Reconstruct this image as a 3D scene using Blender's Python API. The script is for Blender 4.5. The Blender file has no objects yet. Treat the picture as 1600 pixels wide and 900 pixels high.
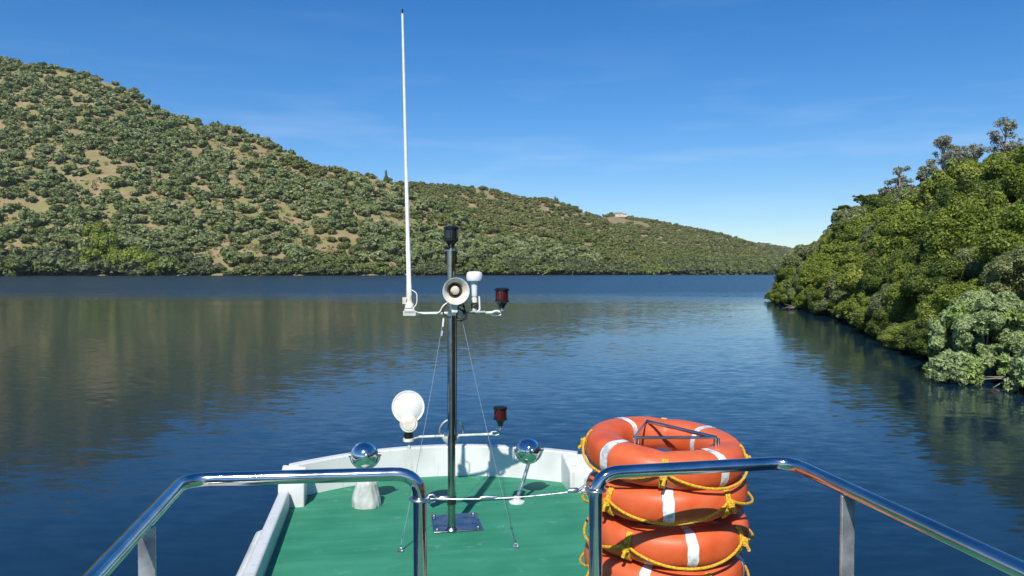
import bpy, math, random
import numpy as np
from mathutils import Vector, Matrix, noise as mnoise

random.seed(7)
rng = np.random.default_rng(7)
R = math.radians
S = bpy.context.scene
COL = S.collection

# ------------------------------------------------------------------ camera
CAM_Z = 4.5                      # eye above the water
FOC = 1186.0                     # focal length in pixels of a 1600 wide frame
HOR = 421.0                      # row of the horizon
cd = bpy.data.cameras.new('camera')
cam = bpy.data.objects.new('camera', cd)
COL.objects.link(cam)
cd.sensor_width = 36.0
cd.lens = FOC / 1600 * 36
cd.clip_start = 0.05
cd.clip_end = 12000
cam.location = (0, 0, CAM_Z)
cam.rotation_euler = (R(90) - math.atan((450 - HOR) / FOC), 0, 0)
S.camera = cam

# ------------------------------------------------------------------ sky, sun, exposure
SUN_EL, SUN_TRAVEL = 45.0, 10.0  # light travels away from the camera, 10 deg to the right
tr = Vector((math.sin(R(SUN_TRAVEL)) * math.cos(R(SUN_EL)), math.cos(R(SUN_TRAVEL)) * math.cos(R(SUN_EL)), -math.sin(R(SUN_EL))))
W = bpy.data.worlds.new('World')
S.world = W
W.use_nodes = True
wn, wl = W.node_tree.nodes, W.node_tree.links
bg = wn['Background']
sky = wn.new('ShaderNodeTexSky')
sky.sky_type = 'NISHITA'
sky.sun_disc = False
sky.sun_elevation = R(SUN_EL)
sky.sun_rotation = math.atan2(-tr.x, -tr.y)
sky.altitude = 300
sky.air_density = 1.0
sky.dust_density = 0.25
sky.ozone_density = 6.0
bg.inputs['Strength'].default_value = 0.099
# thin high cirrus, laid over the sky by direction
tc = wn.new('ShaderNodeTexCoord')
mp = wn.new('ShaderNodeMapping')
mp.inputs['Rotation'].default_value = (0, R(18), R(15))
mp.inputs['Scale'].default_value = (2.2, 1.6, 16.0)
cn = wn.new('ShaderNodeTexNoise')
cn.inputs['Scale'].default_value = 2.1
cn.inputs['Detail'].default_value = 7
cn.inputs['Roughness'].default_value = 0.55
cr = wn.new('ShaderNodeValToRGB')
cr.color_ramp.elements[0].position = 0.5
cr.color_ramp.elements[1].position = 0.78
cr.color_ramp.elements[1].color = (0.2, 0.2, 0.2, 1)
mxw = wn.new('ShaderNodeMix')
mxw.data_type = 'RGBA'
mxw.inputs[7].default_value = (7.5, 8.3, 9.4, 1)
gm = wn.new('ShaderNodeHueSaturation')
gm.inputs['Saturation'].default_value = 1.3
gm.inputs['Hue'].default_value = 0.504
wl.new(tc.outputs['Generated'], mp.inputs['Vector'])
wl.new(mp.outputs[0], cn.inputs['Vector'])
wl.new(cn.outputs['Fac'], cr.inputs[0])
sx = wn.new('ShaderNodeSeparateXYZ'); wl.new(tc.outputs['Generated'], sx.inputs[0])
zr_ = wn.new('ShaderNodeValToRGB'); ce = zr_.color_ramp.elements
ce[0].position, ce[0].color = 0.02, (0.15, 0.15, 0.15, 1); ce[1].position, ce[1].color = 0.45, (0.12, 0.12, 0.12, 1)
e_ = ce.new(0.1); e_.color = (1, 1, 1, 1); e_ = ce.new(0.17); e_.color = (0.75, 0.75, 0.75, 1); e_ = ce.new(0.25); e_.color = (0.15, 0.15, 0.15, 1)
mm_ = wn.new('ShaderNodeMath'); mm_.operation = 'MULTIPLY'
wl.new(sx.outputs['Z'], zr_.inputs[0]); wl.new(cr.outputs[0], mm_.inputs[0]); wl.new(zr_.outputs[0], mm_.inputs[1])
wl.new(mm_.outputs[0], mxw.inputs[0])
wl.new(sky.outputs[0], gm.inputs['Color'])
wl.new(gm.outputs[0], mxw.inputs[6])
wl.new(mxw.outputs[2], bg.inputs['Color'])

sd = bpy.data.lights.new('sun', 'SUN')
sd.energy = 4.0
sd.angle = R(0.5)
sd.color = (1.0, 0.95, 0.87)
sun = bpy.data.objects.new('sun', sd)
COL.objects.link(sun)
sun.rotation_euler = tr.to_track_quat('-Z', 'Y').to_euler()
S.view_settings.view_transform = 'Standard'
S.view_settings.look = 'None'
S.view_settings.exposure = 0.35
S.view_settings.gamma = 1.0
S.render.engine = 'CYCLES'
S.cycles.max_bounces = 6
S.cycles.diffuse_bounces = 2
S.cycles.glossy_bounces = 4
S.cycles.transmission_bounces = 3
S.cycles.use_denoising = True
S.cycles.caustics_reflective = False
S.cycles.caustics_refractive = False

# ------------------------------------------------------------------ materials
def new_mat(name, col, rough=0.5, metal=0.0, spec=0.5, coat=0.0):
    m = bpy.data.materials.new(name)
    m.use_nodes = True
    b = m.node_tree.nodes['Principled BSDF']
    b.inputs['Base Color'].default_value = (*col, 1)
    b.inputs['Roughness'].default_value = rough
    b.inputs['Metallic'].default_value = metal
    b.inputs['Specular IOR Level'].default_value = spec
    b.inputs['Coat Weight'].default_value = coat
    return m

def vary(m, c1, c2, scale, detail=4, coord='Object', rough=None, bump=0.0, bump_scale=None, lo=0.35, hi=0.65):
    """noise-driven base colour (and roughness / bump) so no surface is flat"""
    n, l = m.node_tree.nodes, m.node_tree.links
    b = n['Principled BSDF']
    t = n.new('ShaderNodeTexCoord')
    nz = n.new('ShaderNodeTexNoise')
    nz.inputs['Scale'].default_value = scale
    nz.inputs['Detail'].default_value = detail
    r = n.new('ShaderNodeValToRGB')
    r.color_ramp.elements[0].position = lo
    r.color_ramp.elements[1].position = hi
    r.color_ramp.elements[0].color = (*c1, 1)
    r.color_ramp.elements[1].color = (*c2, 1)
    l.new(t.outputs[coord], nz.inputs['Vector'])
    l.new(nz.outputs['Fac'], r.inputs[0])
    l.new(r.outputs[0], b.inputs['Base Color'])
    if rough:
        mr = n.new('ShaderNodeMapRange')
        mr.inputs[3].default_value, mr.inputs[4].default_value = rough
        mr.inputs[1].default_value, mr.inputs[2].default_value = 0.3, 0.7
        l.new(nz.outputs['Fac'], mr.inputs[0])
        l.new(mr.outputs[0], b.inputs['Roughness'])
    if bump:
        n2 = n.new('ShaderNodeTexNoise')
        n2.inputs['Scale'].default_value = bump_scale or scale * 6
        n2.inputs['Detail'].default_value = 5
        bp = n.new('ShaderNodeBump')
        bp.inputs['Strength'].default_value = 1.0
        bp.inputs['Distance'].default_value = bump
        l.new(t.outputs[coord], n2.inputs['Vector'])
        l.new(n2.outputs['Fac'], bp.inputs['Height'])
        l.new(bp.outputs[0], b.inputs['Normal'])
    return m

M = {}
M['steel'] = new_mat('polished_steel', (0.72, 0.73, 0.75), 0.09, 1.0)
vary(M['steel'], (0.5, 0.5, 0.5), (0.64, 0.64, 0.64), 9, rough=(0.06, 0.2), bump=0.0003, bump_scale=25)  # base colour lowered in place of dark surroundings the tubes would mirror
M['chrome'] = new_mat('chrome', (0.75, 0.76, 0.78), 0.06, 1.0)
vary(M['chrome'], (0.6, 0.61, 0.62), (0.8, 0.8, 0.82), 12, rough=(0.04, 0.2))
M['mast_steel'] = new_mat('dark_reflection_mast_steel', (0.4, 0.4, 0.39), 0.12, 1.0)  # colour darkened, standing in for dark reflections of what lies behind the camera
vary(M['mast_steel'], (0.3, 0.3, 0.29), (0.42, 0.42, 0.41), 14, rough=(0.08, 0.25))
M['plate'] = new_mat('worn_plate', (0.35, 0.35, 0.36), 0.3, 1.0)
vary(M['plate'], (0.25, 0.25, 0.26), (0.42, 0.42, 0.44), 14, rough=(0.15, 0.45))
M['upright'] = new_mat('brushed_upright', (0.6, 0.6, 0.58), 0.35, 0.75)
vary(M['upright'], (0.4, 0.4, 0.38), (0.7, 0.69, 0.66), 11, rough=(0.12, 0.4), bump=0.004, bump_scale=12)
M['satin'] = new_mat('satin_steel', (0.6, 0.6, 0.6), 0.3, 1.0)
vary(M['satin'], (0.45, 0.45, 0.44), (0.68, 0.68, 0.68), 30, rough=(0.2, 0.45))
M['green'] = new_mat('green_deck_paint', (0.03, 0.3, 0.17), 0.75, spec=0.3)
M['white'] = new_mat('white_boat_paint', (0.8, 0.8, 0.78), 0.35)
vary(M['white'], (0.55, 0.57, 0.53), (0.7, 0.71, 0.68), 3.0, detail=8, rough=(0.3, 0.5), lo=0.25, hi=0.5)
M['cream'] = new_mat('aged_cream_plastic', (0.72, 0.67, 0.54), 0.5)
vary(M['cream'], (0.6, 0.53, 0.4), (0.8, 0.77, 0.68), 22, lo=0.3, hi=0.6)
M['wplastic'] = new_mat('white_plastic', (0.82, 0.83, 0.82), 0.4)
vary(M['wplastic'], (0.7, 0.72, 0.7), (0.86, 0.87, 0.86), 14, lo=0.3, hi=0.6)
M['pearl'] = new_mat('pearly_lamp_shell', (0.8, 0.8, 0.76), 0.25)
M['pearl'].node_tree.nodes['Principled BSDF'].inputs['Subsurface Weight'].default_value = 0.3
M['black'] = new_mat('black_plastic', (0.012, 0.012, 0.014), 0.35)
M['redglass'] = new_mat('red_lens', (0.075, 0.006, 0.008), 0.12, coat=0.4)
M['darkglass'] = new_mat('dark_lens', (0.015, 0.016, 0.02), 0.1, coat=0.4)
M['brown'] = new_mat('rusty_brown', (0.09, 0.045, 0.02), 0.7)
M['rubber'] = new_mat('black_cable', (0.015, 0.015, 0.016), 0.55)
M['wire'] = new_mat('stay_wire', (0.62, 0.63, 0.64), 0.35, 0.8)
M['pipe'] = new_mat('pale_painted_pipe', (0.62, 0.66, 0.6), 0.4)
vary(M['pipe'], (0.45, 0.48, 0.43), (0.74, 0.77, 0.72), 18, lo=0.3, hi=0.6)
M['orange'] = new_mat('orange_plastic', (0.75, 0.1, 0.02), 0.42)
M['tape'] = new_mat('reflective_tape', (0.66, 0.68, 0.68), 0.35)
M['rope'] = new_mat('yellow_rope', (0.78, 0.42, 0.02), 0.75)
M['bag'] = new_mat('pale_plastic_bag', (0.62, 0.63, 0.58), 0.4)
M['antifoul'] = new_mat('dark_green_antifouling', (0.01, 0.05, 0.03), 0.6)
M['glass'] = new_mat('cabin_glass', (0.01, 0.013, 0.016), 0.05)
M['bark'] = new_mat('bark', (0.12, 0.09, 0.065), 0.9)
M['palebark'] = new_mat('pale_bark', (0.34, 0.29, 0.23), 0.85)
M['housewhite'] = new_mat('whitewash', (0.6, 0.55, 0.45), 0.8)
M['tileroof'] = new_mat('clay_tiles', (0.32, 0.13, 0.07), 0.8)

def grime(m, col, amount):
    n, l = m.node_tree.nodes, m.node_tree.links; b = n['Principled BSDF']
    src = b.inputs['Base Color'].links[0].from_socket
    t = n.new('ShaderNodeTexCoord'); mp_ = n.new('ShaderNodeMapping'); mp_.inputs['Scale'].default_value = (26, 26, 2.2)
    z = n.new('ShaderNodeTexNoise'); z.inputs['Scale'].default_value = 1; z.inputs['Detail'].default_value = 5
    r = n.new('ShaderNodeValToRGB'); r.color_ramp.elements[0].position, r.color_ramp.elements[1].position = 0.57, 0.8
    r.color_ramp.elements[1].color = (amount,) * 3 + (1,)
    mx = n.new('ShaderNodeMix'); mx.data_type = 'RGBA'; mx.inputs[7].default_value = (*col, 1)
    l.new(t.outputs['Object'], mp_.inputs[0]); l.new(mp_.outputs[0], z.inputs['Vector']); l.new(z.outputs['Fac'], r.inputs[0])
    l.new(r.outputs[0], mx.inputs[0]); l.new(src, mx.inputs[6]); l.new(mx.outputs[2], b.inputs['Base Color'])
grime(M['white'], (0.3, 0.24, 0.15), 0.55)
# green deck: brushed non-slip paint with scuffs and pale worn spots
def deck_mat():
    m = M['green']
    n, l = m.node_tree.nodes, m.node_tree.links
    b = n['Principled BSDF']
    t = n.new('ShaderNodeTexCoord')
    big = n.new('ShaderNodeTexNoise'); big.inputs['Scale'].default_value = 3.2; big.inputs['Detail'].default_value = 6
    mp_ = n.new('ShaderNodeMapping'); mp_.inputs['Scale'].default_value = (1.2, 9, 1)
    st = n.new('ShaderNodeTexNoise'); st.inputs['Scale'].default_value = 1.5; st.inputs['Detail'].default_value = 5
    fine = n.new('ShaderNodeTexNoise'); fine.inputs['Scale'].default_value = 160; fine.inputs['Detail'].default_value = 3
    r = n.new('ShaderNodeValToRGB')
    r.color_ramp.elements[0].position, r.color_ramp.elements[1].position = 0.38, 0.62
    r.color_ramp.elements[0].color = (0.026, 0.215, 0.115, 1)
    r.color_ramp.elements[1].color = (0.05, 0.28, 0.165, 1)
    av = n.new('ShaderNodeMath'); av.operation = 'ADD'
    hf = n.new('ShaderNodeMath'); hf.operation = 'MULTIPLY'; hf.inputs[1].default_value = 0.5
    spk = n.new('ShaderNodeTexNoise'); spk.inputs['Scale'].default_value = 7; spk.inputs['Detail'].default_value = 9; spk.inputs['Roughness'].default_value = 0.7
    sr = n.new('ShaderNodeValToRGB')
    sr.color_ramp.elements[0].position, sr.color_ramp.elements[1].position = 0.6, 0.74
    mx = n.new('ShaderNodeMix'); mx.data_type = 'RGBA'
    mx.inputs[7].default_value = (0.16, 0.36, 0.25, 1)
    l.new(t.outputs['Object'], big.inputs['Vector']); l.new(t.outputs['Object'], mp_.inputs[0])
    l.new(mp_.outputs[0], st.inputs['Vector']); l.new(t.outputs['Object'], fine.inputs['Vector'])
    l.new(t.outputs['Object'], spk.inputs['Vector'])
    l.new(big.outputs['Fac'], av.inputs[0]); l.new(st.outputs['Fac'], av.inputs[1])
    l.new(av.outputs[0], hf.inputs[0]); l.new(hf.outputs[0], r.inputs[0])
    l.new(spk.outputs['Fac'], sr.inputs[0]); l.new(sr.outputs[0], mx.inputs[0])
    l.new(r.outputs[0], mx.inputs[6]); l.new(mx.outputs[2], b.inputs['Base Color'])
    bp = n.new('ShaderNodeBump'); bp.inputs['Distance'].default_value = 0.0015
    l.new(fine.outputs['Fac'], bp.inputs['Height']); l.new(bp.outputs[0], b.inputs['Normal'])
deck_mat()
vary(M['orange'], (0.62, 0.09, 0.02), (0.74, 0.15, 0.05), 7, detail=6, rough=(0.35, 0.6), bump=0.002, bump_scale=9)
vary(M['tape'], (0.45, 0.46, 0.45), (0.78, 0.8, 0.8), 26, detail=6, rough=(0.25, 0.5), lo=0.38, hi=0.52)
vary(M['bag'], (0.42, 0.44, 0.4), (0.58, 0.6, 0.55), 12, bump=0.008, bump_scale=14)
for nd in M['orange'].node_tree.nodes:
    if nd.type == 'VALTORGB':
        e_ = nd.color_ramp.elements.new(0.7); e_.color = (0.72, 0.125, 0.035, 1)
        e_ = nd.color_ramp.elements.new(0.76); e_.color = (0.8, 0.4, 0.26, 1)
# rope: strand twist as a fine wave bump
def rope_mat():
    m = M['rope']; n, l = m.node_tree.nodes, m.node_tree.links; b = n['Principled BSDF']
    t = n.new('ShaderNodeTexCoord'); nz = n.new('ShaderNodeTexNoise'); nz.inputs['Scale'].default_value = 120
    r = n.new('ShaderNodeValToRGB')
    r.color_ramp.elements[0].position, r.color_ramp.elements[1].position = 0.35, 0.6
    r.color_ramp.elements[0].color = (0.5, 0.24, 0.015, 1); r.color_ramp.elements[1].color = (0.84, 0.5, 0.03, 1)
    bp = n.new('ShaderNodeBump'); bp.inputs['Distance'].default_value = 0.004
    l.new(t.outputs['Object'], nz.inputs['Vector']); l.new(nz.outputs['Fac'], r.inputs[0])
    l.new(r.outputs[0], b.inputs['Base Color']); l.new(nz.outputs['Fac'], bp.inputs['Height']); l.new(bp.outputs[0], b.inputs['Normal'])
rope_mat()

def leaf_mat(name, c1, c2, c3, scale=0.22, trans=0.22):
    """foliage: slow colour drift in world space plus a small difference leaf by leaf"""
    m = bpy.data.materials.new(name)
    m.use_nodes = True
    n, l = m.node_tree.nodes, m.node_tree.links
    b = n['Principled BSDF']; out = n['Material Output']
    g = n.new('ShaderNodeNewGeometry')
    nz = n.new('ShaderNodeTexNoise'); nz.inputs['Scale'].default_value = scale; nz.inputs['Detail'].default_value = 2
    r = n.new('ShaderNodeValToRGB')
    r.color_ramp.elements[0].position, r.color_ramp.elements[1].position = 0.33, 0.68
    r.color_ramp.elements[0].color = (*c1, 1); r.color_ramp.elements[1].color = (*c3, 1)
    e = r.color_ramp.elements.new(0.5); e.color = (*c2, 1)
    hs = n.new('ShaderNodeHueSaturation')
    mr = n.new('ShaderNodeMapRange'); mr.inputs[3].default_value, mr.inputs[4].default_value = 0.65, 1.4
    l.new(g.outputs['Position'], nz.inputs['Vector']); l.new(nz.outputs['Fac'], r.inputs[0])
    l.new(g.outputs['Random Per Island'], mr.inputs[0]); l.new(mr.outputs[0], hs.inputs['Value'])
    l.new(r.outputs[0], hs.inputs['Color']); l.new(hs.outputs[0], b.inputs['Base Color'])
    b.inputs['Roughness'].default_value = 0.55
    b.inputs['Specular IOR Level'].default_value = 0.3
    ts = n.new('ShaderNodeBsdfTranslucent'); l.new(hs.outputs[0], ts.inputs['Color'])
    ms = n.new('ShaderNodeMixShader'); ms.inputs[0].default_value = trans
    l.new(b.outputs[0], ms.inputs[1]); l.new(ts.outputs[0], ms.inputs[2]); l.new(ms.outputs[0], out.inputs['Surface'])
    M[name] = m
    return m
leaf_mat('leaf_olive', (0.15, 0.19, 0.055), (0.22, 0.265, 0.1), (0.3, 0.335, 0.155), 0.08)
leaf_mat('leaf_scrub', (0.14, 0.17, 0.04), (0.18, 0.2, 0.055), (0.23, 0.225, 0.08), 0.02)
leaf_mat('leaf_shore', (0.12, 0.14, 0.065), (0.14, 0.17, 0.06), (0.19, 0.24, 0.055), 0.035)
leaf_mat('leaf_dark', (0.08, 0.12, 0.022), (0.12, 0.165, 0.03), (0.16, 0.205, 0.04), 0.3)
leaf_mat('leaf_fresh', (0.15, 0.205, 0.025), (0.2, 0.255, 0.035), (0.27, 0.31, 0.055), 0.3)
leaf_mat('leaf_grey', (0.16, 0.2, 0.07), (0.21, 0.25, 0.095), (0.26, 0.29, 0.12), 0.3)
leaf_mat('leaf_rusty', (0.19, 0.15, 0.07), (0.2, 0.175, 0.08), (0.17, 0.18, 0.06), 0.3)
leaf_mat('leaf_silver', (0.26, 0.35, 0.12), (0.34, 0.42, 0.19), (0.28, 0.4, 0.1), 0.6)
leaf_mat('leaf_eucalyptus', (0.2, 0.22, 0.14), (0.27, 0.29, 0.2), (0.33, 0.33, 0.25), 0.2)

def soil_mat(name, ca, cb, cg, s1, s2):
    m = new_mat(name, ca, 0.95, spec=0.1)
    n, l = m.node_tree.nodes, m.node_tree.links
    b = n['Principled BSDF']; g = n.new('ShaderNodeNewGeometry')
    n1 = n.new('ShaderNodeTexNoise'); n1.inputs['Scale'].default_value = s1; n1.inputs['Detail'].default_value = 7
    n2 = n.new('ShaderNodeTexNoise'); n2.inputs['Scale'].default_value = s2; n2.inputs['Detail'].default_value = 8
    n2.inputs['Roughness'].default_value = 0.65
    r1 = n.new('ShaderNodeValToRGB'); r1.color_ramp.elements[0].color = (*ca, 1); r1.color_ramp.elements[1].color = (*cb, 1)
    r1.color_ramp.elements[0].position, r1.color_ramp.elements[1].position = 0.35, 0.65
    r2 = n.new('ShaderNodeValToRGB'); r2.color_ramp.elements[0].position, r2.color_ramp.elements[1].position = 0.42, 0.6
    mx = n.new('ShaderNodeMix'); mx.data_type = 'RGBA'; mx.inputs[7].default_value = (*cg, 1)
    l.new(g.outputs['Position'], n1.inputs['Vector']); l.new(g.outputs['Position'], n2.inputs['Vector'])
    l.new(n1.outputs['Fac'], r1.inputs[0]); l.new(n2.outputs['Fac'], r2.inputs[0])
    l.new(r2.outputs[0], mx.inputs[0]); l.new(r1.outputs[0], mx.inputs[6]); l.new(mx.outputs[2], b.inputs['Base Color'])
    M[name] = m
soil_mat('hill_soil', (0.25, 0.18, 0.1), (0.35, 0.265, 0.155), (0.23, 0.22, 0.085), 0.12, 0.07)
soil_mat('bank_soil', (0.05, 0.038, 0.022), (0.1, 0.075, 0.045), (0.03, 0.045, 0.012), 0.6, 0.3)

def water_mat():
    m = new_mat('river_water', (0.005, 0.021, 0.04), 0.03)
    n, l = m.node_tree.nodes, m.node_tree.links
    b = n['Principled BSDF']; b.inputs['IOR'].default_value = 1.333
    g = n.new('ShaderNodeNewGeometry')
    def noise(scale, sc, detail, rot=0.0, rough=0.5):
        mp_ = n.new('ShaderNodeMapping'); mp_.inputs['Scale'].default_value = sc; mp_.inputs['Rotation'].default_value = (0, 0, rot)
        z = n.new('ShaderNodeTexNoise'); z.inputs['Scale'].default_value = scale; z.inputs['Detail'].default_value = detail
        z.inputs['Roughness'].default_value = rough
        l.new(g.outputs['Position'], mp_.inputs[0]); l.new(mp_.outputs[0], z.inputs['Vector'])
        return z
    def math_(op, a, bb):
        k = n.new('ShaderNodeMath'); k.operation = op
        for i, v in enumerate((a, bb)):
            if isinstance(v, (int, float)): k.inputs[i].default_value = v
            else: l.new(v, k.inputs[i])
        return k.outputs[0]
    def vmath(op, a, bb):
        k = n.new('ShaderNodeVectorMath'); k.operation = op
        for i, v in enumerate((a, bb)):
            if isinstance(v, tuple): k.inputs[i].default_value = v
            else: l.new(v, k.inputs[i])
        return k.outputs[0]
    a = noise(3.6, (0.4, 1.15, 1), 5, R(-8), 0.65)      # wind ripples, crests across the view
    c = noise(0.22, (0.5, 1.3, 1), 2, R(12))            # longer undulation
    va = vmath('SUBTRACT', a.outputs['Color'], (0.5, 0.5, 0.5))
    vc = vmath('SUBTRACT', c.outputs['Color'], (0.5, 0.5, 0.5))
    # patches of ruffled water: the reach beyond about 120 m, and slow cat's-paws
    sp = n.new('ShaderNodeSeparateXYZ'); l.new(g.outputs['Position'], sp.inputs[0])
    pn = noise(0.02, (1, 2.2, 1), 3)
    far = n.new('ShaderNodeMapRange'); far.interpolation_type = 'SMOOTHSTEP'
    far.inputs[1].default_value, far.inputs[2].default_value = 84, 165
    far.inputs[3].default_value, far.inputs[4].default_value = 0, 1
    yy = math_('ADD', sp.outputs['Y'], math_('MULTIPLY', math_('SUBTRACT', pn.outputs['Fac'], 0.5), 70))
    l.new(yy, far.inputs[0])
    pat = n.new('ShaderNodeMapRange'); pat.inputs[1].default_value, pat.inputs[2].default_value = 0.4, 0.62
    pat.inputs[3].default_value, pat.inputs[4].default_value = 0.55, 1.0
    l.new(pn.outputs['Fac'], pat.inputs[0])
    amp = math_('ADD', math_('MULTIPLY', pat.outputs[0], AMP_NEAR), math_('MULTIPLY', far.outputs[0], AMP_FAR))
    ca = n.new('ShaderNodeCombineXYZ')
    for i in range(2): l.new(amp, ca.inputs[i])
    va2 = vmath('MULTIPLY', va, ca.outputs[0])
    vc2 = vmath('MULTIPLY', vc, (0.012, 0.02, 0.0))
    s = vmath('ADD', vmath('ADD', va2, vc2), (0, 0, 1))
    nn = n.new('ShaderNodeVectorMath'); nn.operation = 'NORMALIZE'; l.new(s, nn.inputs[0])
    l.new(nn.outputs[0], b.inputs['Normal'])
    rr = n.new('ShaderNodeMapRange'); rr.inputs[3].default_value, rr.inputs[4].default_value = 0.09, 0.3
    l.new(far.outputs[0], rr.inputs[0]); l.new(rr.outputs[0], b.inputs['Roughness'])
    M['water'] = m
AMP_NEAR, AMP_FAR = 0.19, 1.3
water_mat()

# ------------------------------------------------------------------ mesh building helpers
class MB:
    def __init__(s): s.v, s.f, s.m = [], [], []
    def add(s, vs, fs, mi=0, mat=None):
        k = len(s.v)
        s.v += [tuple(mat @ Vector(v)) for v in vs] if mat is not None else [tuple(v) for v in vs]
        s.f += [tuple(i + k for i in f) for f in fs]; s.m += [mi] * len(fs); return s
    def box(s, x0, x1, y0, y1, z0, z1, mi=0, mat=None):
        return s.add([(x0, y0, z0), (x1, y0, z0), (x1, y1, z0), (x0, y1, z0), (x0, y0, z1), (x1, y0, z1), (x1, y1, z1), (x0, y1, z1)],
                     [(0, 3, 2, 1), (4, 5, 6, 7), (0, 1, 5, 4), (1, 2, 6, 5), (2, 3, 7, 6), (3, 0, 4, 7)], mi, mat)
    def prism(s, poly, z0, z1, mi=0, mat=None):
        n = len(poly)
        return s.add([(x, y, z0) for x, y in poly] + [(x, y, z1) for x, y in poly],
                     [tuple(range(n - 1, -1, -1)), tuple(range(n, 2 * n))] + [(i, (i + 1) % n, n + (i + 1) % n, n + i) for i in range(n)], mi, mat)
    def lathe(s, prof, mat=None, mi=0, seg=28, close=True):
        """prof: (radius, height) pairs about z"""
        vs, fs = [], []
        for r, z in prof:
            for k in range(seg):
                a = 2 * math.pi * k / seg; vs.append((r * math.cos(a), r * math.sin(a), z))
        for i in range(len(prof) - 1):
            for k in range(seg):
                k2 = (k + 1) % seg
                fs.append((i * seg + k, i * seg + k2, (i + 1) * seg + k2, (i + 1) * seg + k))
        if close:
            fs.append(tuple(range(seg - 1, -1, -1))); fs.append(tuple((len(prof) - 1) * seg + k for k in range(seg)))
        return s.add(vs, fs, mi, mat)
    def tube(s, pts, rad, mi=0, seg=12, closed=False):
        pts = [Vector(p) for p in pts]; n = len(pts)
        rads = rad if isinstance(rad, (list, tuple)) else [rad] * n
        vs, fs = [], []; up = None
        for i, p in enumerate(pts):
            if closed: t = pts[(i + 1) % n] - pts[i - 1]
            else: t = pts[min(i + 1, n - 1)] - pts[max(i - 1, 0)]
            t.normalize()
            if up is None:
                up = Vector((0, 0, 1)) if abs(t.z) < 0.9 else Vector((0, 1, 0))
            a = (up - t * up.dot(t)); a.normalize(); up = a; b = t.cross(a)
            for k in range(seg):
                w = 2 * math.pi * k / seg
                vs.append(p + (a * math.cos(w) + b * math.sin(w)) * rads[i])
        for i in range(n if closed else n - 1):
            j = (i + 1) % n
            for k in range(seg):
                k2 = (k + 1) % seg
                fs.append((i * seg + k, i * seg + k2, j * seg + k2, j * seg + k))
        if not closed:
            fs.append(tuple(range(seg - 1, -1, -1))); fs.append(tuple((n - 1) * seg + k for k in range(seg)))
        return s.add(vs, fs, mi)
    def build(s, name, mats, parent=None, loc=None, bevel=0, angle=35, label=None):
        me = bpy.data.meshes.new(name)
        me.from_pydata([tuple(v) for v in s.v], [], s.f)
        for m in (mats if isinstance(mats, (list, tuple)) else [mats]): me.materials.append(m)
        me.polygons.foreach_set('material_index', s.m)
        me.polygons.foreach_set('use_smooth', [True] * len(s.f))
        me.update()
        try: me.set_sharp_from_angle(angle=R(angle))
        except Exception: pass
        o = bpy.data.objects.new(name, me); COL.objects.link(o)
        if parent: o.parent = parent
        if loc: o.location = loc
        if bevel:
            b = o.modifiers.new('bevel', 'BEVEL'); b.width = bevel; b.segments = 3; b.limit_method = 'ANGLE'; b.angle_limit = R(40)
            b.harden_normals = False
        if label: o['label'] = label
        return o

def fillet(pts, r, n=7):
    """round the inner corners of a polyline"""
    pts = [Vector(p) for p in pts]; out = [pts[0]]
    for i in range(1, len(pts) - 1):
        p, a, b = pts[i], (pts[i - 1] - pts[i]), (pts[i + 1] - pts[i])
        rr = min(r, a.length * 0.45, b.length * 0.45); a.normalize(); b.normalize()
        s, e = p + a * rr, p + b * rr
        for k in range(n + 1):
            t = k / n; out.append(s * (1 - t) ** 2 + p * 2 * t * (1 - t) + e * t * t)
    out.append(pts[-1]); return out

def empty(name, loc, rz=0, parent=None):
    o = bpy.data.objects.new(name, None); COL.objects.link(o); o.location = loc; o.rotation_euler = (0, 0, rz)
    o.empty_display_size = 0.2
    if parent: o.parent = parent
    return o
def tag(o, label=None, cat=None, group=None, kind=None):
    if label: o['label'] = label
    if cat: o['category'] = cat
    if group: o['group'] = group
    if kind: o['kind'] = kind
    return o
def TRS(loc=(0, 0, 0), rot=(0, 0, 0), sc=(1, 1, 1)):
    from mathutils import Euler
    return Matrix.LocRotScale(Vector(loc), Euler(tuple(R(a) for a in rot)), Vector(sc))
def quads_mesh(name, V, F, mats, midx=None, smooth=False):
    me = bpy.data.meshes.new(name)
    me.vertices.add(len(V)); me.vertices.foreach_set('co', V.astype(np.float32).ravel())
    nf = len(F)
    me.loops.add(nf * 4); me.loops.foreach_set('vertex_index', F.astype(np.int32).ravel())
    me.polygons.add(nf); me.polygons.foreach_set('loop_start', np.arange(0, nf * 4, 4, dtype=np.int32))
    for m in mats: me.materials.append(m)
    if midx is not None: me.polygons.foreach_set('material_index', midx.astype(np.int32))
    if smooth: me.polygons.foreach_set('use_smooth', np.ones(nf, dtype=bool))
    me.update(calc_edges=True); me.validate()
    return me

# ------------------------------------------------------------------ water
wm = MB(); wm.add([(-6000, -2500, 0), (6000, -2500, 0), (6000, 7000, 0), (-6000, 7000, 0)], [(0, 1, 2, 3)])
tag(wm.build('water', M['water']), kind='structure')

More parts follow.
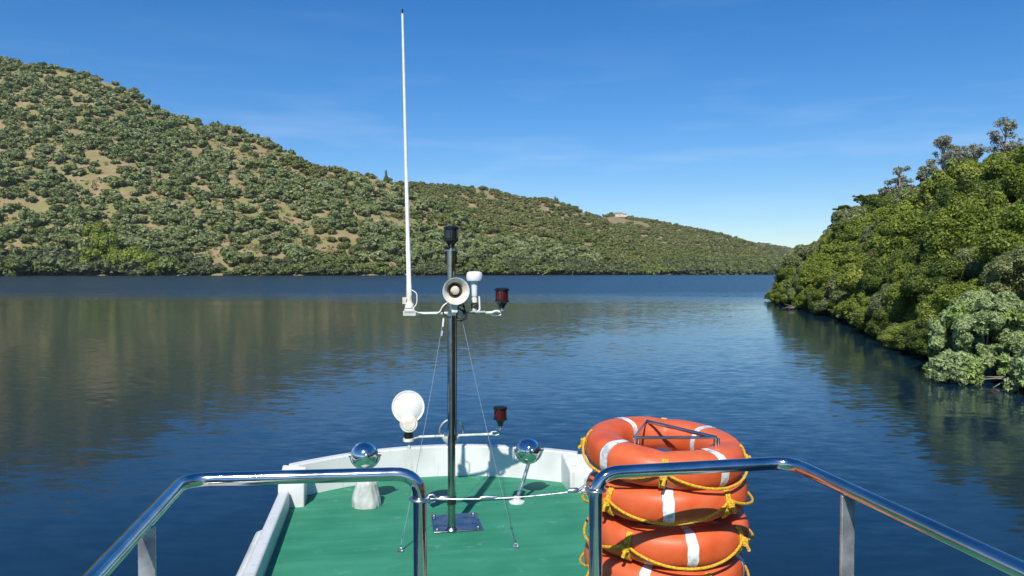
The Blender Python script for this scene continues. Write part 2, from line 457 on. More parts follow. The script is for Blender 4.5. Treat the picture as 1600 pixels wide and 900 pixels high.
# ------------------------------------------------------------------ far hills (bearing q = X/Y, depth d)
def prof(pts):
    xs = np.array([(p[0] - 800) / FOC for p in pts]); ys = np.array([(HOR - p[1]) / FOC for p in pts])
    return lambda q: np.interp(q, xs, ys)
def lin(pts):
    xs = np.array([(p[0] - 800) / FOC for p in pts]); ys = np.array([p[1] for p in pts], float)
    return lambda q: np.interp(q, xs, ys)
LAYERS = [
    dict(e=prof([(-900, 60), (-300, 55), (0, 90), (60, 103), (150, 124), (200, 140), (250, 163), (300, 186), (350, 203), (430, 222), (500, 250), (560, 272), (600, 284), (640, 300), (700, 330), (800, 368), (900, 398), (1000, 420), (1050, 430), (1100, 440)]),
         r0=lin([(-900, 520), (0, 532), (600, 575), (1100, 650)]), r1=lin([(-900, 1000), (0, 960), (300, 880), (600, 800), (800, 720), (1100, 680)]), back=1.0),
    dict(e=prof([(300, 340), (500, 300), (600, 287), (650, 284), (700, 290), (760, 300), (820, 310), (870, 320), (900, 332), (950, 352), (1000, 372), (1100, 404), (1190, 424), (1240, 436)]),
         r0=lin([(300, 640), (900, 640), (1190, 705), (1300, 720)]), r1=lin([(300, 1250), (900, 1150), (1240, 860)]), back=0.8),
    dict(e=prof([(700, 345), (850, 338), (900, 335), (940, 337), (965, 334), (1000, 340), (1040, 350), (1080, 359), (1120, 364), (1160, 374), (1180, 382), (1205, 395), (1230, 410), (1260, 428), (1290, 440)]),
         r0=lin([(700, 900), (1300, 880)]), r1=lin([(700, 1750), (1300, 1500)]), back=0.8),
    dict(e=prof([(1000, 378), (1100, 374), (1150, 376), (1180, 380), (1230, 386), (1245, 391), (1300, 400), (1500, 398), (2400, 405)]),
         r0=lin([(1000, 1900), (1500, 1900)]), r1=lin([(1000, 2900), (1500, 2900)]), back=0.7),
]
def mn(x, y, s, z=0.0):
    return mnoise.noise(Vector((x * s, y * s, z)))
def hill_arr(q, d):
    """smooth height of the hills, numpy"""
    H = np.full(np.broadcast(q, d).shape, -6.0)
    for L in LAYERS:
        e, r0, r1 = L['e'](q), L['r0'](q), L['r1'](q)
        h1 = CAM_Z + e * r1
        t = (d - r0) / (r1 - r0)
        up = h1 * np.clip(t, 0, 1) ** 0.9
        dn = h1 * (1 - np.clip((d - r1) / 900.0, 0, 1) * L['back'])
        h = np.where(t < 0, np.maximum(-6, (d - r0) * 0.5), np.where(t < 1, up, dn))
        H = np.maximum(H, h)
    return H
def hill(q, d):
    h = float(hill_arr(np.array([q]), np.array([d]))[0])
    x = q * d
    if h > 0:
        k = min(1.0, h / 40)
        h += k * (9 * mn(x, d * 0.6, 0.011) + 5 * mn(x, d, 0.03, 3.0) - 2)
    return h
NQ, ND = 520, 230
qs = np.linspace(-1.6, 1.15, NQ)
ds = np.concatenate([np.linspace(500, 1300, 150), np.linspace(1310, 3900, ND - 150)])
GQ, GD = np.meshgrid(qs, ds, indexing='ij')
GH = hill_arr(GQ, GD)
for i in range(NQ):
    for j in range(ND):
        h = GH[i, j]
        if h > 0:
            x, d = GQ[i, j] * GD[i, j], GD[i, j]; k = min(1.0, h / 40)
            GH[i, j] = h + k * (9 * mn(x, d * 0.6, 0.011) + 5 * mn(x, d, 0.03, 3.0) - 2)
V = np.stack([GQ * GD, GD, GH], -1).reshape(-1, 3)
ii, jj = np.meshgrid(np.arange(NQ - 1), np.arange(ND - 1), indexing='ij')
a0 = (ii * ND + jj).ravel()
F = np.stack([a0, a0 + ND, a0 + ND + 1, a0 + 1], -1)
o = bpy.data.objects.new('hills', quads_mesh('hills', V, F, [M['hill_soil']], smooth=True)); COL.objects.link(o)
tag(o, kind='structure')
# highest line of sight before each grid point, for leaving out what cannot be seen
ELV = (GH - CAM_Z) / GD
CUM = np.maximum.accumulate(ELV, axis=1)
def visible_far(q, d, z):
    i = int(np.clip(np.searchsorted(qs, q), 0, NQ - 1)); j = int(np.clip(np.searchsorted(ds, d) - 3, 0, ND - 1))
    return (z - CAM_Z) / d > CUM[i, j] - 0.004

# ------------------------------------------------------------------ right bank
SH_D = [-400, 0, 28, 37, 51, 70, 90, 109, 118, 130, 150, 200, 400]
SH_X = [25, 18.2, 20.0, 21.8, 25.6, 31.5, 34.6, 38.5, 43.5, 54, 76, 150, 500]
def shore(d): return float(np.interp(d, SH_D, SH_X))
def bank(x, d):
    w = x - shore(d)
    if w < 0: return max(-4.0, w * 0.9)
    h = min(w, 1.2) * 0.7 + 21.0 * (1 - math.exp(-w / 27.0))
    return h + min(1, w / 8) * (1.6 * mn(x, d, 0.06, 5.0) + 0.7 * mn(x, d, 0.17, 9.0))
bx_, bd_ = np.linspace(0, 1, 110), np.concatenate([np.linspace(-120, 20, 20), np.linspace(21.5, 180, 110), np.linspace(190, 380, 12)])
V = []
for d in bd_:
    s0 = shore(d)
    for t in bx_:
        x = s0 - 3 + 180 * t ** 1.5; V.append((x, d, bank(x, d)))
V = np.array(V); nx = len(bx_)
ii, jj = np.meshgrid(np.arange(len(bd_) - 1), np.arange(nx - 1), indexing='ij'); a0 = (ii * nx + jj).ravel()
F = np.stack([a0, a0 + 1, a0 + nx + 1, a0 + nx], -1)
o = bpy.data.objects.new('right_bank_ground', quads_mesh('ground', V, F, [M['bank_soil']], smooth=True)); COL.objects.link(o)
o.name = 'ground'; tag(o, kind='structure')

# ------------------------------------------------------------------ foliage
def leaf_cloud(lobes, n, size, rg, up_bias=0.25, shell=0.75, long=1.7, spread=0.6):
    """n leaf faces over the lobes' outer shells; lobes = [(cx,cy,cz, rx,ry,rz)]"""
    L = np.array(lobes, float); w = (L[:, 3] * L[:, 5]); w /= w.sum()
    idx = rg.choice(len(L), n, p=w)
    dr = rg.normal(size=(n, 3)); dr[:, 2] += up_bias; dr /= np.linalg.norm(dr, axis=1)[:, None]
    rad = shell + (1.08 - shell) * rg.random(n) ** 0.6
    c = L[idx, :3] + dr * L[idx, 3:] * rad[:, None]
    nn = dr + rg.normal(size=(n, 3)) * spread; nn /= np.linalg.norm(nn, axis=1)[:, None]
    t = np.cross(nn, rg.normal(size=(n, 3))); t /= np.linalg.norm(t, axis=1)[:, None]
    b = np.cross(nn, t)
    s = size * (0.45 + 1.2 * rg.random(n) ** 1.5)[:, None]
    t = t * s * long * 0.5; b = b * s * 0.5
    bend = nn * s * 0.15
    V = np.stack([c - t, c - b * 1.0 + bend, c + t, c + b + bend], 1).reshape(-1, 3)
    return V, np.arange(4 * n).reshape(-1, 4)
def core(lobes, f=0.72, nu=8, nv=5):
    """dense inner mass of each lobe (UV ellipsoid made of quads)"""
    Vs, Fs = [], []; k = 0
    for cx, cy, cz, rx, ry, rz in lobes:
        pv = []
        for j in range(nv + 1):
            ph = math.pi * (0.04 + 0.92 * j / nv)
            for i in range(nu):
                a = 2 * math.pi * i / nu; pv.append((cx + rx * f * math.sin(ph) * math.cos(a), cy + ry * f * math.sin(ph) * math.sin(a), cz + rz * f * math.cos(ph)))
        for j in range(nv):
            for i in range(nu):
                i2 = (i + 1) % nu; Fs.append((k + j * nu + i, k + (j + 1) * nu + i, k + (j + 1) * nu + i2, k + j * nu + i2))
        Vs += pv; k += len(pv)
    return np.array(Vs), np.array(Fs)
def cat(parts):
    Vs, Fs, k = [], [], 0
    for v, f in parts: Vs.append(v); Fs.append(f + k); k += len(v)
    return np.concatenate(Vs), np.concatenate(Fs)
def round_lobes(rg, r, h, z0, n, squash=0.8, lr=(0.32, 0.5)):
    out = [(0, 0, z0 + h * 0.5, r * 0.62, r * 0.62, h * 0.42)]
    for k in range(n):
        a = rg.random() * 2 * math.pi; e = rg.random() ** 0.8
        zz = z0 + h * (0.12 + 0.8 * e); rr = r * 0.75 * math.sqrt(max(0.05, 1 - (2 * (0.12 + 0.8 * e) - 0.85) ** 2 * 0.8))
        q = r * rg.uniform(*lr)
        out.append((rr * math.cos(a), rr * math.sin(a), zz, q, q, q * squash))
    return out
def trunk_mb(rg, h, r, limbs, spread, lean=0.1, top=None):
    mb = MB(); lx, ly = rg.normal() * lean * h, rg.normal() * lean * h
    pts = [(lx * t * t + 0.05 * h * math.sin(3 * t + r), ly * t * t, -0.4 + (h + 0.4) * t) for t in (0, .2, .4, .6, .8, 1)]
    mb.tube(pts, [r * (1 - 0.65 * t) for t in (0, .2, .4, .6, .8, 1)], seg=7)
    for k in range(limbs):
        t = 0.35 + 0.6 * k / max(1, limbs); p = Vector(pts[0]).lerp(Vector(pts[-1]), t); p.x = lx * t * t + 0.05 * h * math.sin(3 * t + r); p.y = ly * t * t
        a = rg.random() * 6.28; ln = spread * rg.uniform(0.6, 1.0)
        e = p + Vector((math.cos(a) * ln, math.sin(a) * ln, ln * rg.uniform(0.5, 0.95))); m = p.lerp(e, 0.5) + Vector((0, 0, -0.08 * ln))
        mb.tube([p, m, e], [r * 0.42, r * 0.28, r * 0.1], seg=5)
    return mb
def arr(mb):
    return np.array(mb.v, float), mb.f

def small_tree_mesh(name, seed, leafm, r=1.0, h=1.5, nleaf=900, nl=12, size=0.2):
    """far tree as one mesh: crown of clumps and leaves over a short trunk (unit sized)"""
    rg = np.random.default_rng(seed)
    lobes = round_lobes(rg, r, h, 0.05, nl, 0.85, (0.34, 0.52))
    V, F = cat([leaf_cloud(lobes, nleaf, size, rg, shell=0.8), core(lobes, 0.8, 6, 4)])
    tv, tf = arr(MB().tube([(0, 0, -0.5), (0.03, 0, 0.2), (0, 0.03, 0.9)], [0.1, 0.08, 0.05], seg=4))
    tf = np.array([f for f in tf if len(f) == 4]); V2, F2 = cat([(V, F), (tv, tf)])
    mi = np.zeros(len(F2)); mi[len(F):] = 1
    return quads_mesh(name, V2, F2, [leafm, M['bark']], mi)

# --- left and far hillside: sample tree stations
cands = []
def try_station(q, d, sp):
    z = hill(q, d)
    if z < 0.4: return
    x = q * d; px = 800 + q * FOC
    if px < -620 or px > 1330: return
    # open ground: irregular bands running up the slope, strongest on the middle of the near hill
    op = 0.4 * mn(x + d * 0.5, d * 0.45, 0.014, 11.0) + 0.85 * mn(x + d * .35, d * .5, 0.06, 4.0) + 0.35 * random.uniform(-1, 1)
    near = d < LAYERS[0]['r1'](q) + 10 and px < 930
    up = (HOR - (HOR - (z - CAM_Z) / d * FOC))
    thr = 0.31 if near else 0.5
    if abs(x - 226.7) < 42 and 1400 < d < 1625: return
    if near and 130 < px < 720 and 20 < up < 190: thr = 0.2
    if z < 10: thr = 1.0
    if op > thr: return
    cands.append((q, d, z, x, px, near, up, sp))
for d in np.arange(535, 1010, 9.4):
    for x in np.arange(-1.2 * d, 0.45 * d, 9.4):
        dd = d + random.uniform(-4.4, 4.4); xx = x + random.uniform(-4.4, 4.4); try_station(xx / dd, dd, 8.6)
for d in np.arange(1012, 1800, 12):
    for x in np.arange(-0.5 * d, 0.42 * d, 11):
        dd = d + random.uniform(-5, 5); xx = x + random.uniform(-5, 5)
        try_station(xx / dd, dd, 11)
for d in np.arange(1900, 2950, 34):
    for x in np.arange(0.18 * d, 0.45 * d, 15):
        dd = d + random.uniform(-12, 12); xx = x + random.uniform(-6, 6)
        try_station(xx / dd, dd, 15)
for x in np.arange(-1.2 * 560, 310, 6.0):       # waterside row, right down to the bank
    q = x / 560
    for d in np.arange(500, 760, 1.0):
        if hill(q, d) > -1.2:
            dd = d + random.uniform(0, 5); cands.append((q, dd, max(0.0, hill(q, dd)), q * dd, 800 + q * FOC, True, 4, 6.0)); break
far_trees = []
for (q, d, z, x, px, near, up, sp) in cands:
    shoreb = z < 9 + 5 * mn(x, d, 0.02, 7.0)
    scrub = (not near) or (mn(x, d, 0.012, 21.0) > 0.25 and px > 420)
    if shoreb: kind, r, h = 'shore', *((lambda g: (g * random.uniform(3.4, 5.0), g * random.uniform(4.2, 7.2)))(1.25 + 0.9 * mn(x, d, 0.013, 31.0) + (0.9 if px < 110 else (0.35 if px < 270 else 0))))
    elif scrub: kind, r, h = 'scrub', random.uniform(3.0, 5.6), random.uniform(3.5, 6.5)
    else: kind, r, h = 'olive', *((lambda g: (4.9 * g, 6.4 * g * random.uniform(.85, 1.15)))(random.uniform(0.62, 1.3) * (1.2 - 0.25 * min(1, up / 250))))
    if sp > 14: r *= 1.7
    if not visible_far(q, d, z + h): continue
    far_trees.append(dict(kind=kind, r=r, h=h, x=x, y=d, z=z, px=px, up=up, big=r * h / d / d, vis=-60 < px < 1200))
FAR = {'shore': 'leaf_shore', 'scrub': 'leaf_scrub', 'olive': 'leaf_olive'}
FARV = 5
far_mesh = {k: [small_tree_mesh({'shore': 'shore_tree', 'scrub': 'scrub_oak', 'olive': 'olive_tree'}[k], 100 + i + 10 * n, M[m]) for i in range(FARV)] for n, (k, m) in enumerate(FAR.items())}
order = sorted([t for t in far_trees if t['vis']], key=lambda t: -t['big'])
count = {k: 0 for k in FAR}
for t in order:
    if count[t['kind']] < (290 if t['kind'] != 'scrub' else 120): t['own'] = True; count[t['kind']] += 1
rest = [t for t in far_trees if not t.get('own')]
def zone(px, up):
    side = 'left of the whip antenna' if px < 630 else ('between antenna and ridge house' if px < 960 else 'below the ridge house')
    col = 'far left' if px < 210 else ('' )
    lev = 'low on the slope' if up < 45 else ('halfway up the slope' if up < 130 else 'high on the slope')
    return side if not col else 'at the far left edge', lev
for t in far_trees:
    if not t.get('own'): continue
    me = random.choice(far_mesh[t['kind']])
    o = bpy.data.objects.new({'shore': 'shore_tree', 'scrub': 'scrub_oak', 'olive': 'olive_tree'}[t['kind']], me); COL.objects.link(o)
    o.location = (t['x'], t['y'], t['z'] - 0.3); o.scale = (t['r'] * random.uniform(.75, 1.25), t['r'] * random.uniform(.8, 1.15), t['h'] / 1.7 * random.uniform(.85, 1.15))
    o.rotation_euler = (0, 0, random.uniform(0, 6.28))
    sd_, lv = zone(t['px'], t['up'])
    if t['kind'] == 'shore': tag(o, 'bushy green waterside tree along the far bank ' + sd_, 'tree', 'waterside trees along the far bank ' + sd_)
    elif t['kind'] == 'olive': tag(o, 'rounded grey-green olive tree ' + lv + ', ' + sd_, 'tree', 'olive trees ' + lv + ', ' + sd_)
    else: tag(o, 'low dark green scrub oak ' + lv + ', ' + sd_, 'tree', 'scrub oaks ' + lv + ', ' + sd_)
# the uncounted remainder, one object per kind of cover
for k in FAR:
    tmpl = []
    for i in range(4):
        rg = np.random.default_rng(300 + i)
        lobes = round_lobes(rg, 1.0, 1.5, 0.0, 9, .85, (.34, .52))
        tmpl.append(cat([leaf_cloud(lobes, 240 if k != 'scrub' else 110, 0.32, rg, shell=0.8), core(lobes, 0.82, 5, 3)]))
    parts = []
    for t in rest:
        if t['kind'] != k: continue
        v, f = random.choice(tmpl); a = random.uniform(0, 6.28); c, s = math.cos(a), math.sin(a)
        vv = v * np.array([t['r'], t['r'], t['h'] / 1.6]); vv = np.stack([vv[:, 0] * c - vv[:, 1] * s + t['x'], vv[:, 0] * s + vv[:, 1] * c + t['y'], vv[:, 2] + t['z'] - 0.3], -1)
        parts.append((vv, f))
    if not parts: continue
    V, F = cat(parts)
    nm = {'shore': 'waterside_wood', 'scrub': 'distant_scrub', 'olive': 'olive_grove'}[k]
    o = bpy.data.objects.new(nm, quads_mesh(nm, V, F, [M[FAR[k]]])); COL.objects.link(o)
    tag(o, {'shore': 'smaller waterside trees merging along the far bank', 'scrub': 'fine olive-brown scrub covering the distant hillsides', 'olive': 'upper part of the olive grove merging into one cover on the left hill'}[k],
        {'shore': 'woodland', 'scrub': 'scrub', 'olive': 'olive grove'}[k], kind='stuff')
print('far trees', len(far_trees), count, 'rest', len(rest))

# the bright green clump of tall waterside trees left of the bare gully
fm = [small_tree_mesh('poplar_clump', 700 + i, M['leaf_fresh'], nleaf=2600, nl=18, size=0.12) for i in range(3)]
for i, (px, dd, r, h, lb) in enumerate(((142, 548, 8, 15, 'leftmost of the tall bright green trees at the far waterline'), (165, 556, 9, 20, 'tallest bright green tree of the clump at the far waterline'),
        (188, 547, 8, 17, 'bright green tree in the middle of the clump at the far waterline'), (210, 552, 8, 17, 'bright green waterside tree second from the right end of its clump'),
        (234, 549, 8.5, 16, 'bright green tree at the right end of the clump, beside the bare gully'), (150, 572, 8, 17, 'bright green tree standing behind the left half of the waterside clump'))):
    q = (px - 800) / FOC; o = bpy.data.objects.new('waterside_tree', fm[i % 3]); COL.objects.link(o)
    o.location = (q * dd, dd, max(0, hill(q, dd)) - .4); o.scale = (r, r, h / 1.7); o.rotation_euler = (0, 0, i * 1.3)
    tag(o, lb, 'tree', 'bright green trees at the far waterline')
rg = np.random.default_rng(55); parts = []
for k in range(15000):
    d = rg.uniform(532, 1000); q = rg.uniform(-0.9, 0.2); z = hill(q, d)
    if z < 1 or mn(q * d, d, 0.04, 15.0) + rg.uniform(-.25, .25) < 0.02 or not visible_far(q, d, z + 2): continue
    s_ = rg.uniform(0.5, 1.7); parts.append(leaf_cloud([(q * d, d, z + .2, s_ * 1.5, s_ * 1.5, s_)], 34, 0.75, rg))
V, F = cat(parts)
o = bpy.data.objects.new('low_shrubs', quads_mesh('low_shrubs', V, F, [M['leaf_scrub']])); COL.objects.link(o)
tag(o, 'low shrubs and tufts dotting the open ground between the olive trees', 'shrubs', kind='stuff')

# single trees standing out on the ridge
def cypress(px, d, h, label):
    q = (px - 800) / FOC; rg = np.random.default_rng(int(px)); z = hill(q, d)
    lobes = [(rg.normal() * .15, rg.normal() * .15, h * (0.15 + 0.8 * k / 7), h * 0.2 * (1 - k / 8), h * 0.2 * (1 - k / 8), h * 0.14) for k in range(8)]
    V, F = cat([leaf_cloud(lobes, 500, 0.9, rg), core(lobes, 0.8, 6, 4)])
    t = empty('conifer', (q * d, d, z - 1)); tag(t, label, 'tree')
    c = bpy.data.objects.new('crown', quads_mesh('crown', V, F, [M['leaf_dark']])); COL.objects.link(c); c.parent = t
    trunk_mb(rg, h * 0.7, 0.3, 2, 1).build('trunk', M['bark'], t)
cypress(604, 795, 13, 'pointed dark conifer breaking the ridge line just left of the whip antenna')
cypress(867, 1150, 9, 'upright dark tree on the ridge to the left of the white house')

# house on the far ridge
hq, hd_ = (968 - 800) / FOC, 1600.0
hz = hill(hq, hd_) + 4
hs = empty('farmhouse', (hq * hd_, hd_, hz - 1)); hs.rotation_euler = (0, 0, R(6)); hs.scale = (0.72, 0.72, 0.62)
tag(hs, 'long white farmhouse on top of the distant ridge', 'house')
wb = MB(); wb.box(-14, 8, -5, 5, -4, 8); wb.box(8.01, 20, -4, 4, -4, 5.4); wb.build('wall', M['housewhite'], hs)
rf = MB()
for (x0, x1, y0, z0, rz_) in ((-15, 9, 6, 8.0, 3.0), (9.1, 21, 5, 5.4, 2.4)):
    rf.add([(x0, -y0, z0), (x1, -y0, z0), (x1, y0, z0), (x0, y0, z0), (x0, 0, z0 + rz_), (x1, 0, z0 + rz_)], [(0, 1, 5, 4), (2, 3, 4, 5), (0, 4, 3), (1, 2, 5), (0, 3, 2, 1)])
rfo = rf.build('roof', M['tileroof'], hs)
MB().box(-6, -4.6, -1, 0.4, 9, 12.2).build('chimney', M['housewhite'], rfo)
for wx, wz in ((-11, 4), (-6, 4), (3, 4), (11, 2), (16, 2)):
    MB().box(wx - 0.8, wx + 0.8, -5.05 if wx < 8 else -4.05, -4.9 if wx < 8 else -3.9, wz, wz + 1.9).build('window', M['glass'], hs)
MB().box(-2, -0.6, -5.06, -4.9, 0, 5.2).build('door', M['brown'], hs)
for k, (dx, s_) in enumerate(((-25, 5), (-17, 5.5), (19, 5), (27, 6), (36, 5), (46, 4.5))):
    qq = (hq * hd_ + dx) / (hd_ + 6)
    o = bpy.data.objects.new('olive_tree', far_mesh['scrub'][k % FARV]); COL.objects.link(o)
    o.location = (hq * hd_ + dx, hd_ + 6, hill(qq, hd_ + 6) - 1.5); o.scale = (s_, s_, s_ * 1.15)
    tag(o, ('dark round tree on the ridge to the left of the white house wall' if dx < 0 else 'dark round tree in the row right of the white ridge house'), 'tree', 'trees left of the ridge house' if dx < 0 else 'trees right of the ridge house')

# --- right bank: bushy trees with trunk and crown of their own
def bank_meshes(kind, seed, near, leafm, size, n, sq=0.85):
    rg = np.random.default_rng(seed)
    lobes = round_lobes(rg, 1.0, 1.7, 0.15, 20, sq, (0.22, 0.42))
    # twiggy outliers that break the outline
    for k in range(9):
        a, e = rg.random() * 6.28, rg.random(); q = rg.uniform(0.1, 0.2)
        rr = 1.0 * rg.uniform(.8, 1.08) * math.sqrt(1 - (e * .9) ** 2); lobes.append((rr * math.cos(a), rr * math.sin(a), 0.5 + 1.4 * e, q, q, q * 1.2))
    V, F = cat([leaf_cloud(lobes, n, size, rg, shell=0.7), core(lobes[:14], 0.6, 7, 4)])
    cr_ = quads_mesh('crown', V, F, [M[leafm]])
    tb = trunk_mb(rg, 1.15, 0.07, 5, 0.6)
    o = tb.build('trunk', M['bark']); tm = o.data; bpy.data.objects.remove(o)
    return cr_, tm
KINDS = {'dark': ('leaf_dark', 'dark evergreen bushy tree'), 'fresh': ('leaf_fresh', 'bright green leafy tree'), 'grey': ('leaf_grey', 'grey-green fine-leaved tree'), 'rusty': ('leaf_rusty', 'brownish half-dry bushy tree')}
BM = {}
for ki, k in enumerate(KINDS):
    for lod, (sz, n) in enumerate(((0.034, 36000), (0.05, 21000))):
        BM[k, lod] = [bank_meshes(k, 500 + ki * 20 + i, lod == 0, KINDS[k][0], sz, n) for i in range(3)]
def bank_vis(x, y, z):
    """is the point above the ground seen on the way to it (and in or near the frame)?"""
    px = 800 + x / y * FOC
    if px > 1760 or y < 18: return False
    for t in np.linspace(0.25, 0.93, 24):
        if bank(x * t, y * t) + 1.5 > CAM_Z + (z - CAM_Z) * t: return False
    return True
bank_trees = []
for w in np.arange(0.8, 78, 3.0):
    for d in np.arange(21, 160, 3.2):
        dd = d + random.uniform(-1.4, 1.4); ww = w + random.uniform(-1.3, 1.3)
        x = shore(dd) + max(0.5, ww); r = random.uniform(1.7, 2.9) * (0.85 if w < 2 else 1); h = random.uniform(1.6, 2.5) * r / 1.2
        if w < 2: h = random.uniform(2.6, 4.2)
        z = bank(x, dd)
        if not bank_vis(x, dd, z + h): continue
        if 15.5 < x < 22.5 and 26.5 < dd < 34.5: continue          # the silver bush stands here
        v = mn(x, dd, 0.14, 2.0) + 0.35 * random.uniform(-1, 1)
        kind = 'fresh' if v > 0.14 else ('dark' if v > -0.12 else ('grey' if v > -0.33 else 'fresh'))
        if random.random() < 0.03: kind = 'rusty'
        bank_trees.append((x, dd, z, r, h, kind, w))
for d in np.arange(34, 122, 1.5):
    dd = d + random.uniform(-.5, .5); x = shore(dd) - random.uniform(-.2, .9); r = random.uniform(1.1, 1.9)
    bank_trees.append((x, dd, 0.1, r, random.uniform(1.3, 2.6), random.choice(['fresh', 'dark', 'fresh', 'grey', 'dark']), 0.0))
print('bank trees', len(bank_trees))
for (x, d, z, r, h, kind, w) in bank_trees:
    px = 800 + x / d * FOC
    cr_, tm = random.choice(BM[kind, 0 if d < 58 else 1])
    t = empty('bushy_tree', (x, d, z - 0.2), random.uniform(0, 6.28)); t.scale = (r, r, h / 1.9)
    c = bpy.data.objects.new('crown', cr_); COL.objects.link(c); c.parent = t
    u = bpy.data.objects.new('trunk', tm); COL.objects.link(u); u.parent = t
    pos = 'overhanging the water' if w < 3 else ('on the lower slope' if z < 8 else ('on the middle slope' if z < 15 else 'near the skyline'))
    loc = 'at the tip of the right bank' if px < 1290 else ('of the right bank' if px < 1470 else 'at the right edge of the picture')
    tag(t, KINDS[kind][1] + ' ' + pos + ' ' + loc, 'tree', KINDS[kind][1] + 's ' + pos + ' ' + loc)

# undergrowth carpet on the right bank
rg = np.random.default_rng(77); parts = []
for k in range(2600):
    d = rg.uniform(20, 170); w = rg.uniform(0.2, 80) ; x = shore(d) + w
    if 800 + x / d * FOC > 1760: continue
    z = bank(x, d); s_ = rg.uniform(0.6, 1.3)
    parts.append(leaf_cloud([(x, d, z + 0.3, s_, s_, s_ * 0.7)], 90, 0.24, rg))
V, F = cat(parts)
o = bpy.data.objects.new('undergrowth', quads_mesh('undergrowth', V, F, [M['leaf_dark']])); COL.objects.link(o)
tag(o, 'dark leafy undergrowth between the trees of the right bank', 'undergrowth', kind='stuff')

# silver bush hanging over the water, nearest on the right
def bush(name, x, d, r, h, n, size, mat, label, seed, lo=60):
    rg = np.random.default_rng(seed); lobes = []
    for k in range(lo):
        a, e = rg.random() * 6.28, rg.random(); q = r * rg.uniform(.1, .3); rr = r * rg.uniform(.35, .98) * math.sqrt(max(0.1, 1 - e * e * .8))
        lobes.append((rr * math.cos(a), rr * math.sin(a), 0.12 * h + h * 0.75 * e, q, q, q * 0.8))
    sprigs = []
    for k in range(130):
        a, e = rg.random() * 6.28, rg.random() ** 0.8; L_ = r * rg.uniform(.9, 1.12)
        rr = L_ * math.sqrt(max(0.05, 1 - (e * .95) ** 2)); sprigs.append((rr * math.cos(a), rr * math.sin(a), 0.02 * h + h * e, *([rg.uniform(.1, .28)] * 3)))
    V1, F1 = leaf_cloud(lobes, n, size, rg, shell=0.5, long=2.6, spread=1.1); V2, F2 = leaf_cloud(sprigs, n // 2, size, rg, long=2.8); V3, F3 = core(lobes, 0.5, 7, 4)
    V, F = cat([(V1, F1), (V2, F2), (V3, F3)])
    t = empty(name, (x, d, 0.15)); tag(t, label, 'bush')
    c = bpy.data.objects.new('foliage', quads_mesh('foliage', V, F, [M[mat]])); COL.objects.link(c); c.parent = t
    sb = MB()
    for k in range(14):
        a = rg.random() * 6.28; e = Vector((math.cos(a) * r * .7, math.sin(a) * r * .7, h * rg.uniform(.4, .9)))
        sb.tube([(0, 0, -0.5), e * 0.45 + Vector((0, 0, 0.2)), e], [0.05, 0.035, 0.01], seg=5)
    sb.build('stem', M['palebark'], t)
bush('silver_bush', 19.7, 31.5, 2.05, 3.2, 70000, 0.06, 'leaf_silver', 'large silvery green bush leaning over the water near the right edge', 41)
bush('silver_bush', 19.6, 27.2, 1.3, 1.7, 24000, 0.062, 'leaf_silver', 'smaller silvery bush cut by the right edge of the picture', 42, 34)
bush('silver_bush', 17.6, 30.1, 0.8, 0.9, 12000, 0.06, 'leaf_silver', 'low silvery shrub at the waterline in front of the large silver bush', 43, 26)

# tall trees on the right skyline
def gum(px, d, h, crown_w, label, seed, flat=False):
    rg = np.random.default_rng(seed); x = (px - 800) / FOC * d; z = bank(x, d)
    t = empty('umbrella_pine' if flat else 'eucalyptus', (x, d, z - 0.4)); tag(t, label, 'tree')
    lobes = []; tb = MB(); lean = rg.normal() * 0.05 * h
    top = Vector((lean, 0, h * 0.92)); tb.tube([(0, 0, -0.5), (lean * .3, 0, h * .45), top], [0.2, 0.13, 0.05], seg=7)
    for k in range(38 if not flat else 20):
        e = (0.42 + 0.56 * rg.random()) if not flat else rg.uniform(0.84, 0.97); a = rg.random() * 6.28; ww = crown_w * rg.uniform(.3, 1) * (1 - 0.45 * abs(e - .65) / .35 if not flat else 1)
        p = Vector((math.cos(a) * ww + lean * e, math.sin(a) * ww, h * e)); q = rg.uniform(.25, .75) * (h / 10)
        lobes.append((*p, q, q, q * (0.75 if not flat else 0.4)))
        b0 = Vector((lean * e * .7, 0, h * (e - 0.18))); tb.tube([b0, b0.lerp(p, .5) + Vector((0, 0, .1)), p], [.06, .04, .015], seg=5)
    V, F = leaf_cloud(lobes, 5200, 0.13, rg, shell=0.1, spread=1.2)
    c = bpy.data.objects.new('crown', quads_mesh('crown', V, F, [M['leaf_eucalyptus' if not flat else 'leaf_dark']])); COL.objects.link(c); c.parent = t
    tb.build('trunk', M['palebark'], t)
for i, (px, d, h, cw, lb) in enumerate([
        (1404, 104, 8.5, 1.9, 'greyish eucalyptus on the skyline, lowest of the tall row on the right bank'),
        (1384, 106, 6.0, 1.2, 'small thin eucalyptus on the skyline at the left end of the tall row'),
        (1470, 104, 11.0, 2.0, 'tallest slender eucalyptus standing on the skyline in the middle of the tall row'),
        (1445, 103, 8.0, 1.5, 'eucalyptus with thin crown just left of the tallest one on the skyline'),
        (1503, 102, 8.5, 1.8, 'broad greyish eucalyptus on the skyline just right of the tallest one'),
        (1528, 101, 8.0, 1.7, 'eucalyptus on the skyline midway between the tallest one and the picture edge'),
        (1562, 100, 10.5, 2.0, 'high pale eucalyptus on the skyline close to the right edge of the picture')]):
    gum(px, d, h, cw, lb, 900 + i)
gum(1322, 108, 6.0, 1.7, 'flat-topped dark pine on the skyline above the tip of the right bank', 950, True)
gum(1347, 107, 6.3, 1.7, 'flat-topped dark pine with wide crown just right of its twin on the skyline', 951, True)

